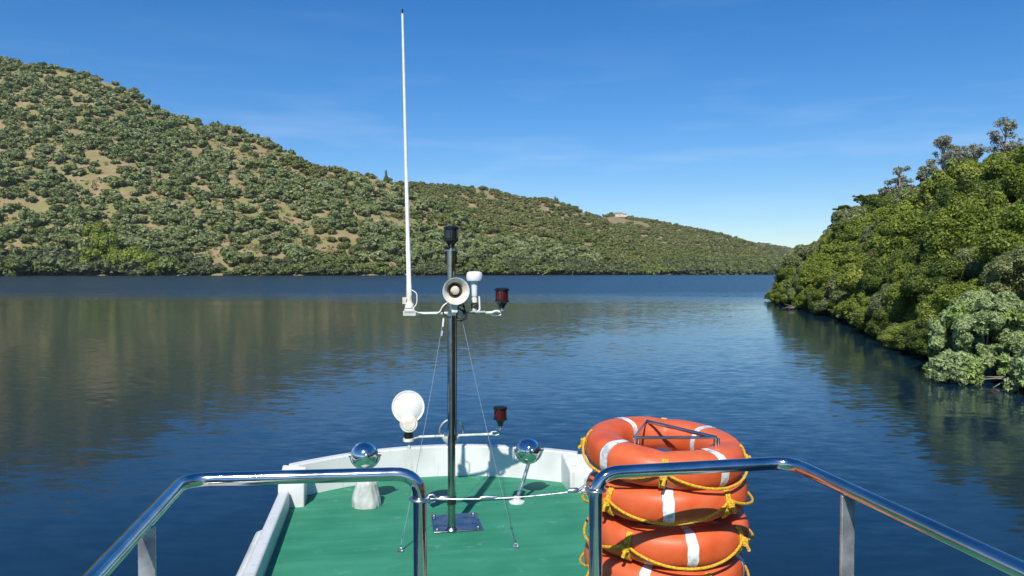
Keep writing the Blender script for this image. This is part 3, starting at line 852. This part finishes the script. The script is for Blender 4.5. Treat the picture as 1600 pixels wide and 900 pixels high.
# pale broken trunks leaning at the waterline of the right bank
rg = np.random.default_rng(5)
for k, (px, yy, lb) in enumerate(((1232, 484, 'dead pale branch sticking out over the water at the tip of the right bank'), (1560, 603, 'thin brown dead branch at the waterline below the silver bush'))):
    d = CAM_Z * FOC / (yy - HOR); x = (px - 800) / FOC * d + 0.6; b = MB()
    for j in range(5):
        e = Vector((-rg.uniform(.4, 1.2), rg.normal() * .6, rg.uniform(-0.1, .6))); b.tube([(0.6, 0, 0.1), e * .5 + Vector((0, 0, .12)), e], [.035, .022, .008], seg=5)
    tag(b.build('dead_branch', M['palebark'], loc=(x, d, 0.1)), lb, 'branch')

# ------------------------------------------------------------------ air
hzb = MB().box(-5000, 5000, -300, 4600, -9, 520)
hm = bpy.data.materials.new('haze'); hm.use_nodes = True; hn = hm.node_tree.nodes; hn.clear()
ho = hn.new('ShaderNodeOutputMaterial'); hv = hn.new('ShaderNodeVolumePrincipled')
hv.inputs['Color'].default_value = (0.8, 0.9, 1.0, 1); hv.inputs['Density'].default_value = 0.00004; hv.inputs['Anisotropy'].default_value = 0.0
hm.node_tree.links.new(hv.outputs[0], ho.inputs['Volume'])
tag(hzb.build('haze', hm), 'thin pale air over the river and the far hills', 'haze', kind='stuff')

# ------------------------------------------------------------------ the boat (local x to starboard, y ahead, z above water)
YAW = R(10); CX = 0.44; DK = 2.85
boat = empty('river_boat', (CX * math.cos(YAW), CX * math.sin(YAW), 0), YAW)
tag(boat, 'white river boat with green roof deck, steel railings and an instrument mast', 'boat')
def front(x, off=0.0): return 6.02 + off - 0.34 * (x / 0.95) ** 2
fx = np.linspace(-1.06, 1.06, 25)
# green roof deck
poly = [(-1.12, -3.0), (1.12, -3.0)] + [(1.1, 5.5)] + [(x, front(x, 0.03)) for x in fx[::-1]] + [(-1.12, 5.5)]
d_ = MB(); d_.prism(poly, DK - 0.06, DK); d_.build('roof_deck', M['green'], boat)
# cabin below and hull
cb = MB(); cb.prism([(-1.25, -4), (1.25, -4), (1.25, 5.2), (0.7, 5.95), (-0.7, 5.95), (-1.25, 5.2)], 0.7, DK - 0.08)
cbn = cb.build('cabin', M['white'], boat, bevel=0.03)
for sx in (-1, 1):
    for y0 in (-3.4, -1.8, -0.2, 1.4, 3.0):
        MB().box(*(sorted((sx * 1.245, sx * 1.262))), y0, y0 + 1.2, 1.6, 2.4).build('window', M['glass'], cbn, bevel=0.005)
MB().box(-0.6, 0.6, 5.93, 5.962, 1.65, 2.45).build('windscreen', M['glass'], cbn, bevel=0.005)
hb = MB(); secs = []
for y, w in ((-7, 1.6), (-4, 1.75), (3, 1.75), (6.5, 1.6), (9, 1.2), (11, .6), (12.2, .04)):
    sh = 0.95 + 0.5 * max(0, (y - 4) / 8) ** 1.5
    secs.append([(-w * .8, y, -0.6), (-w, y, 0.15), (-w, y, sh), (w, y, sh), (w, y, 0.15), (w * .8, y, -0.6)])
vs = [p for s in secs for p in s]; fs = []
for i in range(len(secs) - 1):
    for k in range(6): fs.append((i * 6 + k, i * 6 + (k + 1) % 6, (i + 1) * 6 + (k + 1) % 6, (i + 1) * 6 + k))
fs += [tuple(range(5, -1, -1)), tuple((len(secs) - 1) * 6 + k for k in range(6))]
hb.add(vs, fs); hb.build('hull', M['white'], boat)
# bulwark round the roof
bw = MB()
inn = [(x, front(x)) for x in fx]; out = [(x * 1.03, front(x, 0.09)) for x in fx]
n = len(fx); BH = 0.235
vs = [(x, y, DK - 0.1) for x, y in inn] + [(x, y + 0.035, DK + BH) for x, y in inn] + [(x, y + 0.02, DK + BH) for x, y in out] + [(x, y, DK - 0.1) for x, y in out]
fs = []
for i in range(n - 1):
    for r_ in range(4): fs.append((r_ * n + i, ((r_ + 1) % 4) * n + i, ((r_ + 1) % 4) * n + i + 1, r_ * n + i + 1))
fs += [(0, 3 * n, 2 * n, n), (n - 1, 2 * n - 1, 3 * n - 1, 4 * n - 1)]
bw.add(vs, [tuple(reversed(f)) for f in fs])
bw.build('front_bulwark', M['white'], boat, bevel=0.012)
for sx in (-1, 1):
    c = MB()
    x0, x1 = sorted((sx * 0.952, sx * 1.13))
    c.add([(x0, 5.40, DK - .1), (x1, 5.40, DK - .1), (x1, 5.66, DK - .1), (x0, 5.72, DK - .1),
           (x0, 5.42, DK + .16), (x1, 5.42, DK + .16), (x1, 5.62, DK + BH - .004), (x0, 5.7, DK + BH - .004)],
          [(0, 3, 2, 1), (4, 5, 6, 7), (0, 1, 5, 4), (1, 2, 6, 5), (2, 3, 7, 6), (3, 0, 4, 7)])
    c.build('corner_block', M['white'], boat, bevel=0.012)
MB().box(-1.122, -1.05, -3, 5.398, DK - .1, DK + 0.12).build('side_bulwark', M['white'], boat, bevel=0.012)
MB().box(1.05, 1.135, -3, 5.398, DK - .1, DK + 0.12).build('side_bulwark', M['white'], boat, bevel=0.012)

# railings
RZ = 3.82; RT = 0.0225
def railing(pts, flats, label):
    m = MB(); m.tube(fillet(pts, 0.085, 8), RT, seg=20)
    r = m.build('railing', M['steel'], boat, label=label)
    for (x, y) in flats:
        # flat upright bar under the rail with a small welded saddle
        p = MB(); p.box(x - 0.0055, x + 0.0055, y - 0.024, y + 0.024, DK, RZ - 0.021)
        p.box(x - 0.03, x + 0.03, y - 0.05, y + 0.05, DK, DK + 0.008)
        p.build('upright', M['satin'], r, bevel=0.002)
    return r
def flatposts_yaw(p): return p
rl = railing([(-0.306, 2.53, DK), (-0.306, 2.53, RZ), (-1.062, 2.585, RZ), (-1.055, -2.5, RZ), (-1.055, -2.5, DK)], [], 'polished steel railing on the left of the gap')
rr = railing([(0.272, 2.43, DK), (0.272, 2.43, RZ), (0.99, 2.45, RZ), (0.985, -2.5, RZ), (0.985, -2.5, DK)], [], 'polished steel railing on the right of the gap, in front of the lifebuoys')
for par, x, y0 in ((rl, -1.060, 2.18), (rr, 0.990, 2.12)):
    for yy in (y0, y0 - 1.5, y0 - 3.0):
        p = MB(); p.box(x - 0.022, x + 0.022, yy - 0.006, yy + 0.006, DK, RZ - 0.018)
        p.box(x - 0.04, x + 0.04, yy - 0.03, yy + 0.03, DK, DK + 0.008)
        p.build('upright', M['upright'], par, bevel=0.002)
for par, x, y in ((rl, -0.306, 2.53), (rr, 0.272, 2.43)):
    MB().lathe([(0.05, DK), (0.05, DK + 0.008), (0.028, DK + 0.02), (0.028, DK + 0.03)], TRS((x, y, 0))).build('post_foot', M['steel'], par)

# cable across the gap, with hooks and swivel
cbm = MB()
A, B = Vector((-0.275, 2.525, 3.735)), Vector((0.245, 2.435, 3.765))
N_ = 14; mid = [A.lerp(B, i / N_) - Vector((0, 0, 0.012 * math.sin(math.pi * i / N_))) for i in range(N_ + 1)]
cbm.tube(mid, 0.0033, seg=8)
for P, q in ((A, -1), (B, 1)):
    cbm.tube([P + Vector((0.03 * -q, 0, 0.0)), P + Vector((0.01 * -q, 0, .014)), P + Vector((-0.0 * q, 0, .012)), P + Vector((0.012 * q, 0, -.004)), P + Vector((0.0, 0, -.014)), P + Vector((-0.02 * q, 0, -.01))], 0.004, seg=8)
    cbm.lathe([(0.006, 0), (0.009, .006), (0.009, .03), (0.005, .038)], Matrix.Translation(P - Vector((0.03 * q, 0, 0))) @ TRS(rot=(0, -90 * q, 0)), seg=12)
cbm.tube([mid[5] + Vector((-.02, -.006, .006)), mid[5] + Vector((.0, -.008, .009)), mid[5] + Vector((.035, -.006, .006))], 0.005, seg=8)
gc = cbm.build('gap_cable', M['satin'], boat, label='thin steel cable hooked across the gap between the two railings')
for P, x, y in ((A, -0.306, 2.53), (B, 0.272, 2.43)):
    r_ = MB(); pts = [(x + 0.031 * math.cos(t), y + 0.031 * math.sin(t), P.z) for t in np.linspace(0, 2 * math.pi, 21)[:-1]]
    r_.tube(pts, 0.0055, seg=8, closed=True); r_.build('ring_clip', M['satin'], gc)

# ---- mast
MX, MY = 0.01, 4.744
K = 0.004
def zz(y): return CAM_Z - (y - HOR) * K
def xx(px): return MX + (px - 706.0) * K
mm = MB(); mm.tube([(MX, MY, DK + .01), (MX, MY, zz(430)), (MX, MY, zz(392))], 0.0245, seg=20)
mast = mm.build('mast', M['mast_steel'], boat, label='polished steel instrument mast bolted to the green deck')
bp_ = MB(); bp_.box(MX - 0.115, MX + 0.2, MY - 0.03, MY + 0.31, DK, DK + 0.01)
for a, b in ((-.09, 0), (.17, 0), (-.09, .27), (.17, .27)):
    bp_.lathe([(0.012, DK + .01), (0.012, DK + .02), (0.006, DK + .024)], TRS((MX + a, MY + b, 0)), seg=6)
bp_.lathe([(0.045, DK + .01), (0.042, DK + .016), (0.03, DK + .03)], TRS((MX, MY, 0)))
bp_.build('base_plate', M['plate'], mast, bevel=0.003)

def nav_lamp(x, y, z, glass, label, s=1.0, parent=mast):
    """all-round navigation lamp: flared foot, ribbed lens, overhanging black cap; z = underside"""
    T = TRS((x, y, z), sc=(s, s, s)); m = MB()
    m.lathe([(0.018, 0), (0.02, .012), (0.03, .03), (0.042, .042), (0.05, .046), (0.05, .054), (0.041, .056)], T, 0, 24)
    m.lathe([(0.041, .056), (0.0425, .065), (0.041, .075), (0.0425, .085), (0.041, .095), (0.0425, .105), (0.041, .115), (.041, .12)], T, 1, 24)
    m.lathe([(0.041, .12), (0.05, .122), (0.051, .132), (0.044, .138), (0.02, .142)], T, 0, 24)
    for k in range(6):
        a = k * math.pi / 3 + 0.3; m.tube([T @ Vector((0.046 * math.cos(a), 0.046 * math.sin(a), .05)), T @ Vector((0.046 * math.cos(a), 0.046 * math.sin(a), .125))], 0.0028 * s, 0, 6)
    m.lathe([(0.009, -.03), (0.009, 0.0)], T, 2, 12)
    return m.build('navigation_lamp', [M['black'], glass, M['satin']], parent, label=label)
nav_lamp(MX, MY, zz(387), M['darkglass'], 'black all-round navigation lamp on top of the mast', 0.95)
pl = MB(); pl.lathe([(0.048, 0), (0.048, .006)], TRS((MX, MY, zz(392))), 0, 24); pl.box(MX - .02, MX + .02, MY, MY + .16, zz(394), zz(393) + 0.002)
pl.build('lamp_bracket', M['satin'], mast)
nav_lamp(MX + 0.012, MY + 0.13, zz(421), M['darkglass'], 'second black navigation lamp half hidden behind the mast', 0.85)
# upper crossbar
zb = zz(489)
cbar = MB()
cbar.tube([(xx(634), MY - 0.035, zb), (xx(768), MY - 0.035, zb)], 0.0095, 0, 12)
cbar.tube(fillet([(xx(768), MY - .035, zb), (xx(776), MY - .035, zb + .012), (xx(783), MY - .035, zb + 0.004)], .01), 0.008, 0, 10)
cbar.tube([(xx(776) + .035 * math.cos(t), MY - .035, zb - .006 + .013 * math.sin(t)) for t in np.linspace(0, 6.283, 17)[:-1]], 0.005, 1, 8, True)
cbar.box(xx(631), xx(650), MY - .06, MY - .005, zb - .012, zb + .016)
cbar.box(xx(699), xx(714), MY - .05, MY + .03, zb - .014, zb + .014, 1)
cbar.lathe([(0.022, 0), (0.022, .005)], TRS((xx(786), MY - .035, zb + .012)), 1, 16)
cbar.box(xx(738), xx(758), MY - .055, MY - .015, zb + .004, zb + .012)
crossbar = cbar.build('upper_crossbar', [M['pipe'], M['satin']], mast)
nav_lamp(xx(785), MY - .035, zz(482), M['redglass'], 'dark red navigation lamp at the right end of the upper crossbar', 0.92)
# whip antenna
an = MB()
a0, a1 = Vector((xx(640.5), MY - .035, zz(462))), Vector((xx(631.5), MY - .035, zz(25)))
pts = [a0.lerp(a1, t) for t in (0, .04, .041, .2, .201, .5, .8, .985)]
an.tube(pts, [.0165, .016, .0145, .0135, .0125, .0105, .0085, .007], 0, 12)
an.tube([a0.lerp(a1, .985), a1], .005, 2, 8)
an.lathe([(0.0155, 0), (0.0165, .01), (0.0165, .09), (.0145, .1)], Matrix.Translation(a0 - Vector((0.0, 0, .06))) @ TRS(rot=(0, -1, 0)), 1, 14)
an.box(xx(633), xx(648), MY - .06, MY - .012, zz(488), zz(481), 1)
an.lathe([(0.028, 0), (0.028, .025), (0.018, .035), (0.018, .05)], TRS((xx(640.5), MY - .035, zz(480))), 1, 16)
an.box(xx(630), xx(636), MY - .055, MY - .02, zz(474), zz(464), 1)
an.build('whip_antenna', [M['wplastic'], M['cream'], M['black']], mast, angle=50, label='long white whip antenna at the left end of the upper crossbar')
cl = MB()
cl.tube(fillet([(xx(643), MY - .05, zz(452)), (xx(652), MY - .055, zz(457)), (xx(652), MY - .055, zz(474)), (xx(645), MY - .055, zz(482)), (xx(652), MY - .05, zz(487)), (xx(664), MY - .05, zz(489.5))], .04), .0032, 0, 8)
cl.tube(fillet([(xx(664), MY - .05, zz(489)), (xx(686), MY - .05, zz(489)), (xx(692), MY - .05, zz(477)), (xx(700), MY - .04, zz(472))], .03), .0038, 0, 8)
cl.build('cable', M['wplastic'], mast)
ck = MB()
for (pp, rr_) in (([(713, 470), (724, 474), (726, 486), (720, 497), (712, 495)], .0045), ([(710, 478), (720, 483), (728, 492), (722, 499), (714, 500)], .005), ([(722, 484), (733, 489), (742, 488)], .005), ([(712, 500), (716, 476), (724, 478), (730, 497), (718, 502)], .004), ([(697, 476), (690, 482), (694, 492), (703, 496)], .004)):
    ck.tube(fillet([(xx(a), MY - .05 - 0.01 * (i % 2), zz(b)) for i, (a, b) in enumerate(pp)], .05, 5), rr_, 0, 8)
ck.tube([(MX + .03, MY - .005, zz(470)), (MX + .031, MY - .005, zz(560)), (MX + .029, MY, zz(690))], .0035, 0, 6)
ck.build('cable', M['rubber'], mast)
# loudspeaker
ls = MB(); T = Matrix.Translation((xx(709), MY - .05, zz(452))) @ TRS(rot=(96, 0, 4))
ls.lathe([(.028, -.05), (.03, -.03), (.034, .0), (.046, .03), (.062, .055), (.079, .075), (.0835, .078), (.0835, .082), (.077, .08), (.060, .06), (.044, .034), (.04, .03)], T, 0, 40, close=False)
ls.lathe([(.041, .031), (.044, .045), (.0375, .046), (.036, .034)], T, 1, 32, close=False)
ls.lathe([(.0365, .03), (.0, .03)], T, 1, 32, close=False)
ls.lathe([(.028, .031), (.027, .05), (.02, .062), (.008, .066), (.0, .066)], T, 0, 28, close=False)
ls.lathe([(.035, -.13), (.04, -.12), (.04, -.055), (.028, -.045)], T, 0, 28)
ls.box(-.018, .018, -.03, -.03 + .03, -.02, .03, 0, Matrix.Translation((xx(709), MY - .06, zz(482))))
ls.build('loudspeaker', [M['cream'], M['brown']], mast, label='cream horn loudspeaker on the mast facing the viewer')
# GPS mushroom
gp = MB(); T = TRS((xx(741.5), MY - .035, zz(478)))
gp.lathe([(.016, .06), (.018, .075), (.02, .12), (.028, .152), (.047, .158), (.0505, .168), (.0505, .196), (.045, .21), (.03, .2155), (.0, .2165)], T, 0, 30, close=False)
gp.lathe([(.014, -.03), (.014, .02), (.018, .022), (.018, .045), (.014, .048), (.014, .065)], T, 1, 18)
gp.tube(fillet([(xx(749), MY - .035, zz(463)), (xx(750), MY - .035, zz(485)), (xx(742), MY - .035, zz(487))], .02), .0055, 0, 8)
for k in range(5): gp.tube([(xx(741.5) + .02 * math.cos(t + k), MY - .035 + .02 * math.sin(t + k), zz(478) + .006 * k - .01 + .006 * math.sin(t * 2)) for t in np.linspace(0, 6.283, 13)[:-1]], .003, 2, 6, True)
gp.build('satellite_antenna', [M['wplastic'], M['cream'], M['rubber']], mast, label='white mushroom shaped satellite antenna between loudspeaker and red lamp')
# lower bar with hoop
zl = zz(684)
lb = MB()
lb.tube([(xx(655), MY + .03, zl), (xx(772), MY + .03, zl)], .0085, 0, 12)
lb.tube([(xx(776) + .03 * math.cos(t), MY + .03, zl + .004 + .012 * math.sin(t)) for t in np.linspace(0, 6.283, 17)[:-1]], .006, 1, 8, True)
lb.lathe([(0.026, 0), (0.026, .005)], TRS((xx(784), MY + .03, zz(677))), 1, 16)
lb.tube([(xx(690), MY + .05, zl - .01), (xx(690), MY + .05, zl + .02)] + [(MX + .075 * math.cos(t) + .004, MY + .05, zl + .02 + .08 * math.sin(t)) for t in np.linspace(math.pi, 0, 15)] + [(MX + .079, MY + .05, zl - .01)], .0075, 1, 10)
lb.lathe([(.02, -.075), (.03, -.06), (.066, -.008), (.066, .0), (.0, .0)], TRS((MX + .002, MY + .06, zl - .002)), 2, 28, close=False)
lb.box(MX - .045, MX + .045, MY + .02, MY + .07, zl - .012, zl + .012, 1)
lb.build('lower_crossbar', [M['pipe'], M['satin'], M['pipe']], mast)
nav_lamp(xx(785), MY + .03, zz(671), M['redglass'], 'dark red navigation lamp at the right end of the lower crossbar', 0.9)
# round white searchlight on the left end of the lower bar
sl = MB(); c = Vector((xx(639), MY + .02, zz(636)))
T = Matrix.Translation(c) @ TRS(rot=(82, 0, 0))
sl.lathe([(.0, .016), (.03, .014), (.06, .006), (.083, -.006), (.092, -.014), (.094, -.008), (.101, -.006), (.104, -.02), (.104, -.044), (.096, -.05), (.0, -.05)], T, 0, 36, close=False)
T2 = Matrix.Translation(c + Vector((.002, -.03, -.098))) @ TRS(rot=(84, 0, 0))
sl.lathe([(.0, .03), (.018, .03), (.04, .026), (.045, .018), (.05, .02), (.055, .014), (.057, -.03), (.05, -.04), (.0, -.04)], T2, 1, 32, close=False)
sl.lathe([(.024, 0), (.03, .012), (.03, .03), (.022, .035)], TRS((c.x, c.y - .02, zz(684))), 2, 20)
sl.lathe([(.034, 0), (.034, .016), (.015, .018)], TRS((c.x, c.y - .02, zz(688))), 1, 20)
sl.lathe([(.01, -.05), (.01, .0)], TRS((c.x + .004, c.y - .02, zz(688))), 3, 12)
sl.tube([(xx(655), MY + .03, zl), (xx(648), MY + .01, zl - .004), (xx(641), MY + .0, zl - .006)], .008, 3, 10)
sl.build('searchlight', [M['pearl'], M['cream'], M['black'], M['pipe']], mast, label='round white searchlight at the left end of the lower crossbar')
# junk band where the old cable is taped
tb_ = MB(); tb_.lathe([(.0275, 0), (.029, .005), (.029, .045), (.0275, .05)], TRS((MX, MY, zz(790))), 0, 20); tb_.box(MX - .03, MX - .005, MY - .045, MY - .02, zz(789), zz(779), 0)
tb_.build('rubber_collar', M['rubber'], mast)

# stays with turnbuckles
def stay(top, foot, bow, label):
    t, f = Vector(top), Vector(foot); m = MB()
    def P(s): return t.lerp(f, s) + Vector((bow * math.sin(math.pi * s), 0, 0))
    m.tube([P(s) for s in np.linspace(0, .9, 12)], .0017, seg=6)
    st = m.build('stay_wire', M['wire'], boat, label=label)
    b = MB(); d1, d2 = P(.9), P(1.0)
    off = Vector((.0045, 0, 0))
    b.tube([d1.lerp(d2, .0), d1.lerp(d2, .2)], .0035, seg=6); b.tube([d1.lerp(d2, .2) + off, d1.lerp(d2, .65) + off], .0022, seg=6)
    b.tube([d1.lerp(d2, .2) - off, d1.lerp(d2, .65) - off], .0022, seg=6); b.tube([d1.lerp(d2, .65), d2], .0038, seg=6)
    b.build('turnbuckle', M['satin'], st)
    e = MB(); e.lathe([(.022, 0), (.022, .005), (.01, .009)], TRS((f.x, f.y, DK)), 0, 16)
    e.tube([(f.x + .012 * math.cos(a), f.y, DK + .014 + .012 * math.sin(a)) for a in np.linspace(0, 6.283, 15)[:-1]], .0035, 0, 8, True)
    e.build('eye_plate', M['satin'], st)
def deckpt(px, y):
    d = (CAM_Z - DK) * FOC / (y - HOR); X = (px - 800) / FOC * d
    return (X * math.cos(YAW) + d * math.sin(YAW) - CX, -X * math.sin(YAW) + d * math.cos(YAW), DK + .012)
stay((xx(694), MY - .02, zb - .01), deckpt(624, 866), .01, 'thin steel stay wire on the left of the mast')
stay((xx(721), MY - .02, zb - .01), deckpt(806, 859), -.01, 'thin steel stay wire on the right of the mast')
gl = MB(); gl.tube([(xx(692), MY - .03, zz(510)), (xx(693.5), MY - .028, zz(497))], .006, seg=8); gl.tube([(xx(690), MY - .032, zz(524)), (xx(691), MY - .03, zz(516))], .006, seg=8)
gl.build('wire_clamp', M['wplastic'], mast)

# ---- chrome searchlights on deck
def deck_light(x, y, dome, r, label, bare):
    c = Vector(dome); m = MB()
    T = Matrix.Translation(c) @ TRS(rot=(78, 0, 10))
    m.lathe([(.0, r * .78), (.012, r * .775), (.03, r * .74), (r * .5, r * .64), (r * .74, r * .44), (r * .92, r * .15), (r * .99, -r * .1), (r * 1.0, -r * .2), (r * 1.07, -r * .22), (r * 1.07, -r * .38), (r * .98, -r * .42)], T, 0, 40, close=False)
    m.lathe([(r * .98, -r * .42), (r * .8, -r * .5), (0, -r * .52)], T, 2, 40, close=False)
    m.lathe([(.011, r * .77), (.011, r * .83), (.006, r * .86), (0, r * .86)], T, 1, 12, close=False)
    s = m.build('searchlight', [M['chrome'], M['satin'], M['glass']], boat, label=label)
    k = MB(); foot = Vector((x, y, DK)); top = c - Vector((0, -.01, r * 1.0))
    k.tube([foot + Vector((0, 0, .02)), foot.lerp(top, .5), top], .0135, seg=14)
    k.tube([c + Vector((math.cos(a) * r * 1.12, .02, math.sin(a) * r * 1.12)) for a in np.linspace(math.pi * 1.03, math.pi * 1.97, 17)], .008, seg=8)
    for q in (-1, 1): k.lathe([(.013, -.012), (.013, .012)], Matrix.Translation(c + Vector((q * r * 1.12, .02, 0))) @ TRS(rot=(0, 90, 0)), 0, 12)
    k.build('stand', M['satin'], s)
    b = MB(); b.lathe([(.055, 0), (.055, .008), (.03, .016), (.024, .04), (.018, .045)], TRS((x, y, DK)), 0, 24)
    b.build('stand_base', M['white'] if bare else M['satin'], s)
deck_light(.52, 5.25, (.615, 5.27, 3.212), .085, 'chrome domed searchlight on a leaning bare stand, right of the mast', True)
deck_light(-.525, 5.36, (-.535, 5.36, 3.205), .09, 'chrome domed searchlight with its stand wrapped in plastic, left of the mast', False)
# plastic wrapping tied round the left stand
rg = np.random.default_rng(3); vs, fs = [], []; rings, seg = 26, 72
for i in range(rings):
    t = i / (rings - 1); rad = .092 - .03 * t - .02 * max(0, t - .8) / .2 + .004 * math.sin(t * 6)
    for k in range(seg):
        a = 6.2832 * k / seg; w = 1 + .10 * mnoise.noise(Vector((math.cos(a) * 1.5, math.sin(a) * 1.5, t * 1.6))) + .022 * math.sin(a * 11 + t * 4 + 2 * math.sin(a * 2)) + .05 * mnoise.noise(Vector((math.cos(a) * 5, math.sin(a) * 5, t * 3 + a * .3 * math.sin(a))))
        vs.append((rad * w * math.cos(a) * 1.1, rad * w * math.sin(a), .002 + .2 * t + .008 * math.sin(a * 4) * t))
for i in range(rings - 1):
    for k in range(seg): fs.append((i * seg + k, i * seg + (k + 1) % seg, (i + 1) * seg + (k + 1) % seg, (i + 1) * seg + k))
fs.append(tuple((rings - 1) * seg + k for k in range(seg)))
b = MB().add(vs, fs)
rot = Matrix.Rotation(YAW, 3, 'Z')
pos = rot @ Vector((-.525 + CX, 5.36, DK))
tag(b.build('plastic_bag', M['bag'], loc=tuple(pos), angle=70), 'crumpled pale plastic bag tied round the foot of the left chrome searchlight', 'plastic bag')

# ---- rack standing inside the lifebuoys
def camloc(px, y, d):
    """boat-local coordinates of what is seen at px, y at depth d"""
    X = (px - 800) / FOC * d; return Vector((X * math.cos(YAW) + d * math.sin(YAW) - CX, -X * math.sin(YAW) + d * math.cos(YAW), CAM_Z - (y - HOR) / FOC * d))
zr = CAM_Z - 0.68
A_, P_, B_ = camloc(993, 685, 3.03), camloc(1011, 658, 3.36), camloc(1120, 683, 3.03)
zt = A_.z; P_.z = zt; B_.z = zt
rk = MB()
for p, w in ((A_, .009), (P_, .009), (B_, .009)):
    rk.tube([(p.x, p.y, DK), (p.x, p.y, zt)], w, seg=10)
rk.tube([A_, P_, B_], .008, seg=10); rk.tube([A_, B_], .006, seg=10)
rk.tube([(A_.x + .016, A_.y, DK), (A_.x + .016, A_.y, zt - .004)], .006, seg=8)
rk.tube([(B_.x + .016, B_.y + .01, DK), (B_.x + .016, B_.y + .01, zt - .004)], .006, seg=8)
rk.lathe([(.2, DK), (.33, DK), (.33, DK + .006), (.3, DK + .012), (.3, DK + .06), (.33, DK + .064), (.2, DK + .064)], TRS(((A_.x + B_.x) / 2 + .0, (A_.y + P_.y) / 2, 0)), seg=36, close=False)
rk.build('lifebuoy_rack', M['steel'], boat, label='thin steel rod frame standing inside the stack of lifebuoys')

# ------------------------------------------------------------------ lifebuoys (things of their own)
RM, RW, RH = 0.250, 0.080, 0.069            # mean radius, half width, half height of the tube
def buoy_surf(a, b, grow=0.0):
    """surface point at ring angle a and section angle b; ring necks in slightly at the four rope holds"""
    neck = 1 - 0.1 * sum(math.exp(-((((a - h + math.pi) % (2 * math.pi)) - math.pi) / 0.16) ** 2) for h in (math.pi / 4 + k * math.pi / 2 for k in range(4)))
    c, s = math.cos(b), math.sin(b); e = 0.74
    cx_ = math.copysign(abs(c) ** e, c); sx_ = math.copysign(abs(s) ** e, s)
    r = RM + (RW * neck + grow) * cx_ ; z = (RH * neck + grow) * sx_
    return Vector((r * math.cos(a), r * math.sin(a), z))
def make_buoy():
    root = empty('lifebuoy', (0, 0, 0))
    m = MB(); NA, NB = 96, 24
    vs = [buoy_surf(2 * math.pi * i / NA, 2 * math.pi * j / NB) for i in range(NA) for j in range(NB)]
    m.add(vs, [(i * NB + j, ((i + 1) % NA) * NB + j, ((i + 1) % NA) * NB + (j + 1) % NB, i * NB + (j + 1) % NB) for i in range(NA) for j in range(NB)])
    m.build('ring', M['orange'], root, angle=80)
    for k in range(4):
        t = MB(); a0 = k * math.pi / 2; hw = 0.066; n1 = 6
        # tape wrapped right round the tube, a hair proud of it
        g = [[buoy_surf(a0 - hw + 2 * hw * i / n1 + 0.006 * math.sin(j * 1.7 + k), 2 * math.pi * j / NB, .0016 + .0008 * math.sin(i * 2.1 + j)) for j in range(NB)] for i in range(n1 + 1)]
        t.add([p for r_ in g for p in r_], [(i * NB + j, (i + 1) * NB + j, (i + 1) * NB + (j + 1) % NB, i * NB + (j + 1) % NB) for i in range(n1) for j in range(NB)])
        t.build('tape_band', M['tape'], root, angle=80)
    holds = [math.pi / 4 + k * math.pi / 2 for k in range(4)]
    rr_ = random.Random(3)
    rp = MB()
    for k, h in enumerate(holds):
        h2 = h + math.pi / 2; dr = rr_.uniform(.045, .068); pts = []
        for i in range(25):
            t = i / 24; a = h + .03 + (h2 - h - .06) * t; s = math.sin(math.pi * t)
            rad = RM + RW + .004 + .014 * s; pts.append((rad * math.cos(a), rad * math.sin(a), .012 - dr * s ** .75))
        rp.tube(pts, .0056, seg=8)
    rp.build('grab_rope', M['rope'], root)
    for k, h in enumerate(holds):
        kn = MB()
        for q in (-.022, 0, .022):   # lashing turns round the outside of the neck
            kn.tube([buoy_surf(h + q * 1.2 + .012 * math.sin(b * 2), b, .004) for b in np.linspace(-.9, .9, 11)], .0048, seg=7)
        c = buoy_surf(h, 0, .014)
        for j in range(3):
            ph = j * 2.1; kn.tube([c + Vector((.011 * math.cos(t + ph), .011 * math.sin(t + ph), .012 * math.sin(2 * t + ph))) for t in np.linspace(0, 6.283, 13)[:-1]], .0052, 0, 6, True)
        e = c + Vector((math.cos(h) * .02, math.sin(h) * .02, -.03)); kn.tube([c, c.lerp(e, .5) + Vector((.006, 0, .004)), e], [.006, .006, .0075], seg=7)
        kn.build('knot', M['rope'], root)
    return root
def copy_tree(o, parent=None):
    c = o.copy(); COL.objects.link(c); c.parent = parent
    for ch in [x for x in bpy.data.objects if x.parent == o]: copy_tree(ch, c)
    return c
base_b = make_buoy()
bc = Vector(((1040 - 800) / FOC * 3.17, 3.17))
spec = [  # z, turn of the tape that faces the camera, dx, dy, tilt x, tilt y, label
    (3.742, 45, -.004, 0, 0, 5, 'topmost lifebuoy of the stack, tipped down to the right with the rack frame inside it'),
    (3.585, 2, .004, .0, 2, -1, 'second lifebuoy from the top, its white tape facing the viewer'),
    (3.435, 17, .01, -.004, 1, 2, 'third lifebuoy from the top, its tape band right of the one above'),
    (3.285, -12, -.006, .004, -1, 1, 'fourth lifebuoy from the top, cut by the bottom edge of the picture'),
    (3.135, 30, .006, 0, 1, 0, 'fifth lifebuoy from the top, low in the stack behind the railing'),
    (2.985, 10, 0, 0, 0, 0, 'lowest lifebuoy, standing on the green deck under all the others')]
for i, (z, turn, dx, dy, tx, ty, lb_) in enumerate(spec):
    o = base_b if i == 0 else copy_tree(base_b)
    if i == 5: z = DK + .136
    o.location = (bc.x + dx, bc.y + dy, z)
    face = math.atan2(-bc.y, -bc.x)        # towards the camera
    o.rotation_euler = (R(tx), R(ty), face + R(turn))
    tag(o, lb_, 'lifebuoy', 'lifebuoys stacked on the deck')
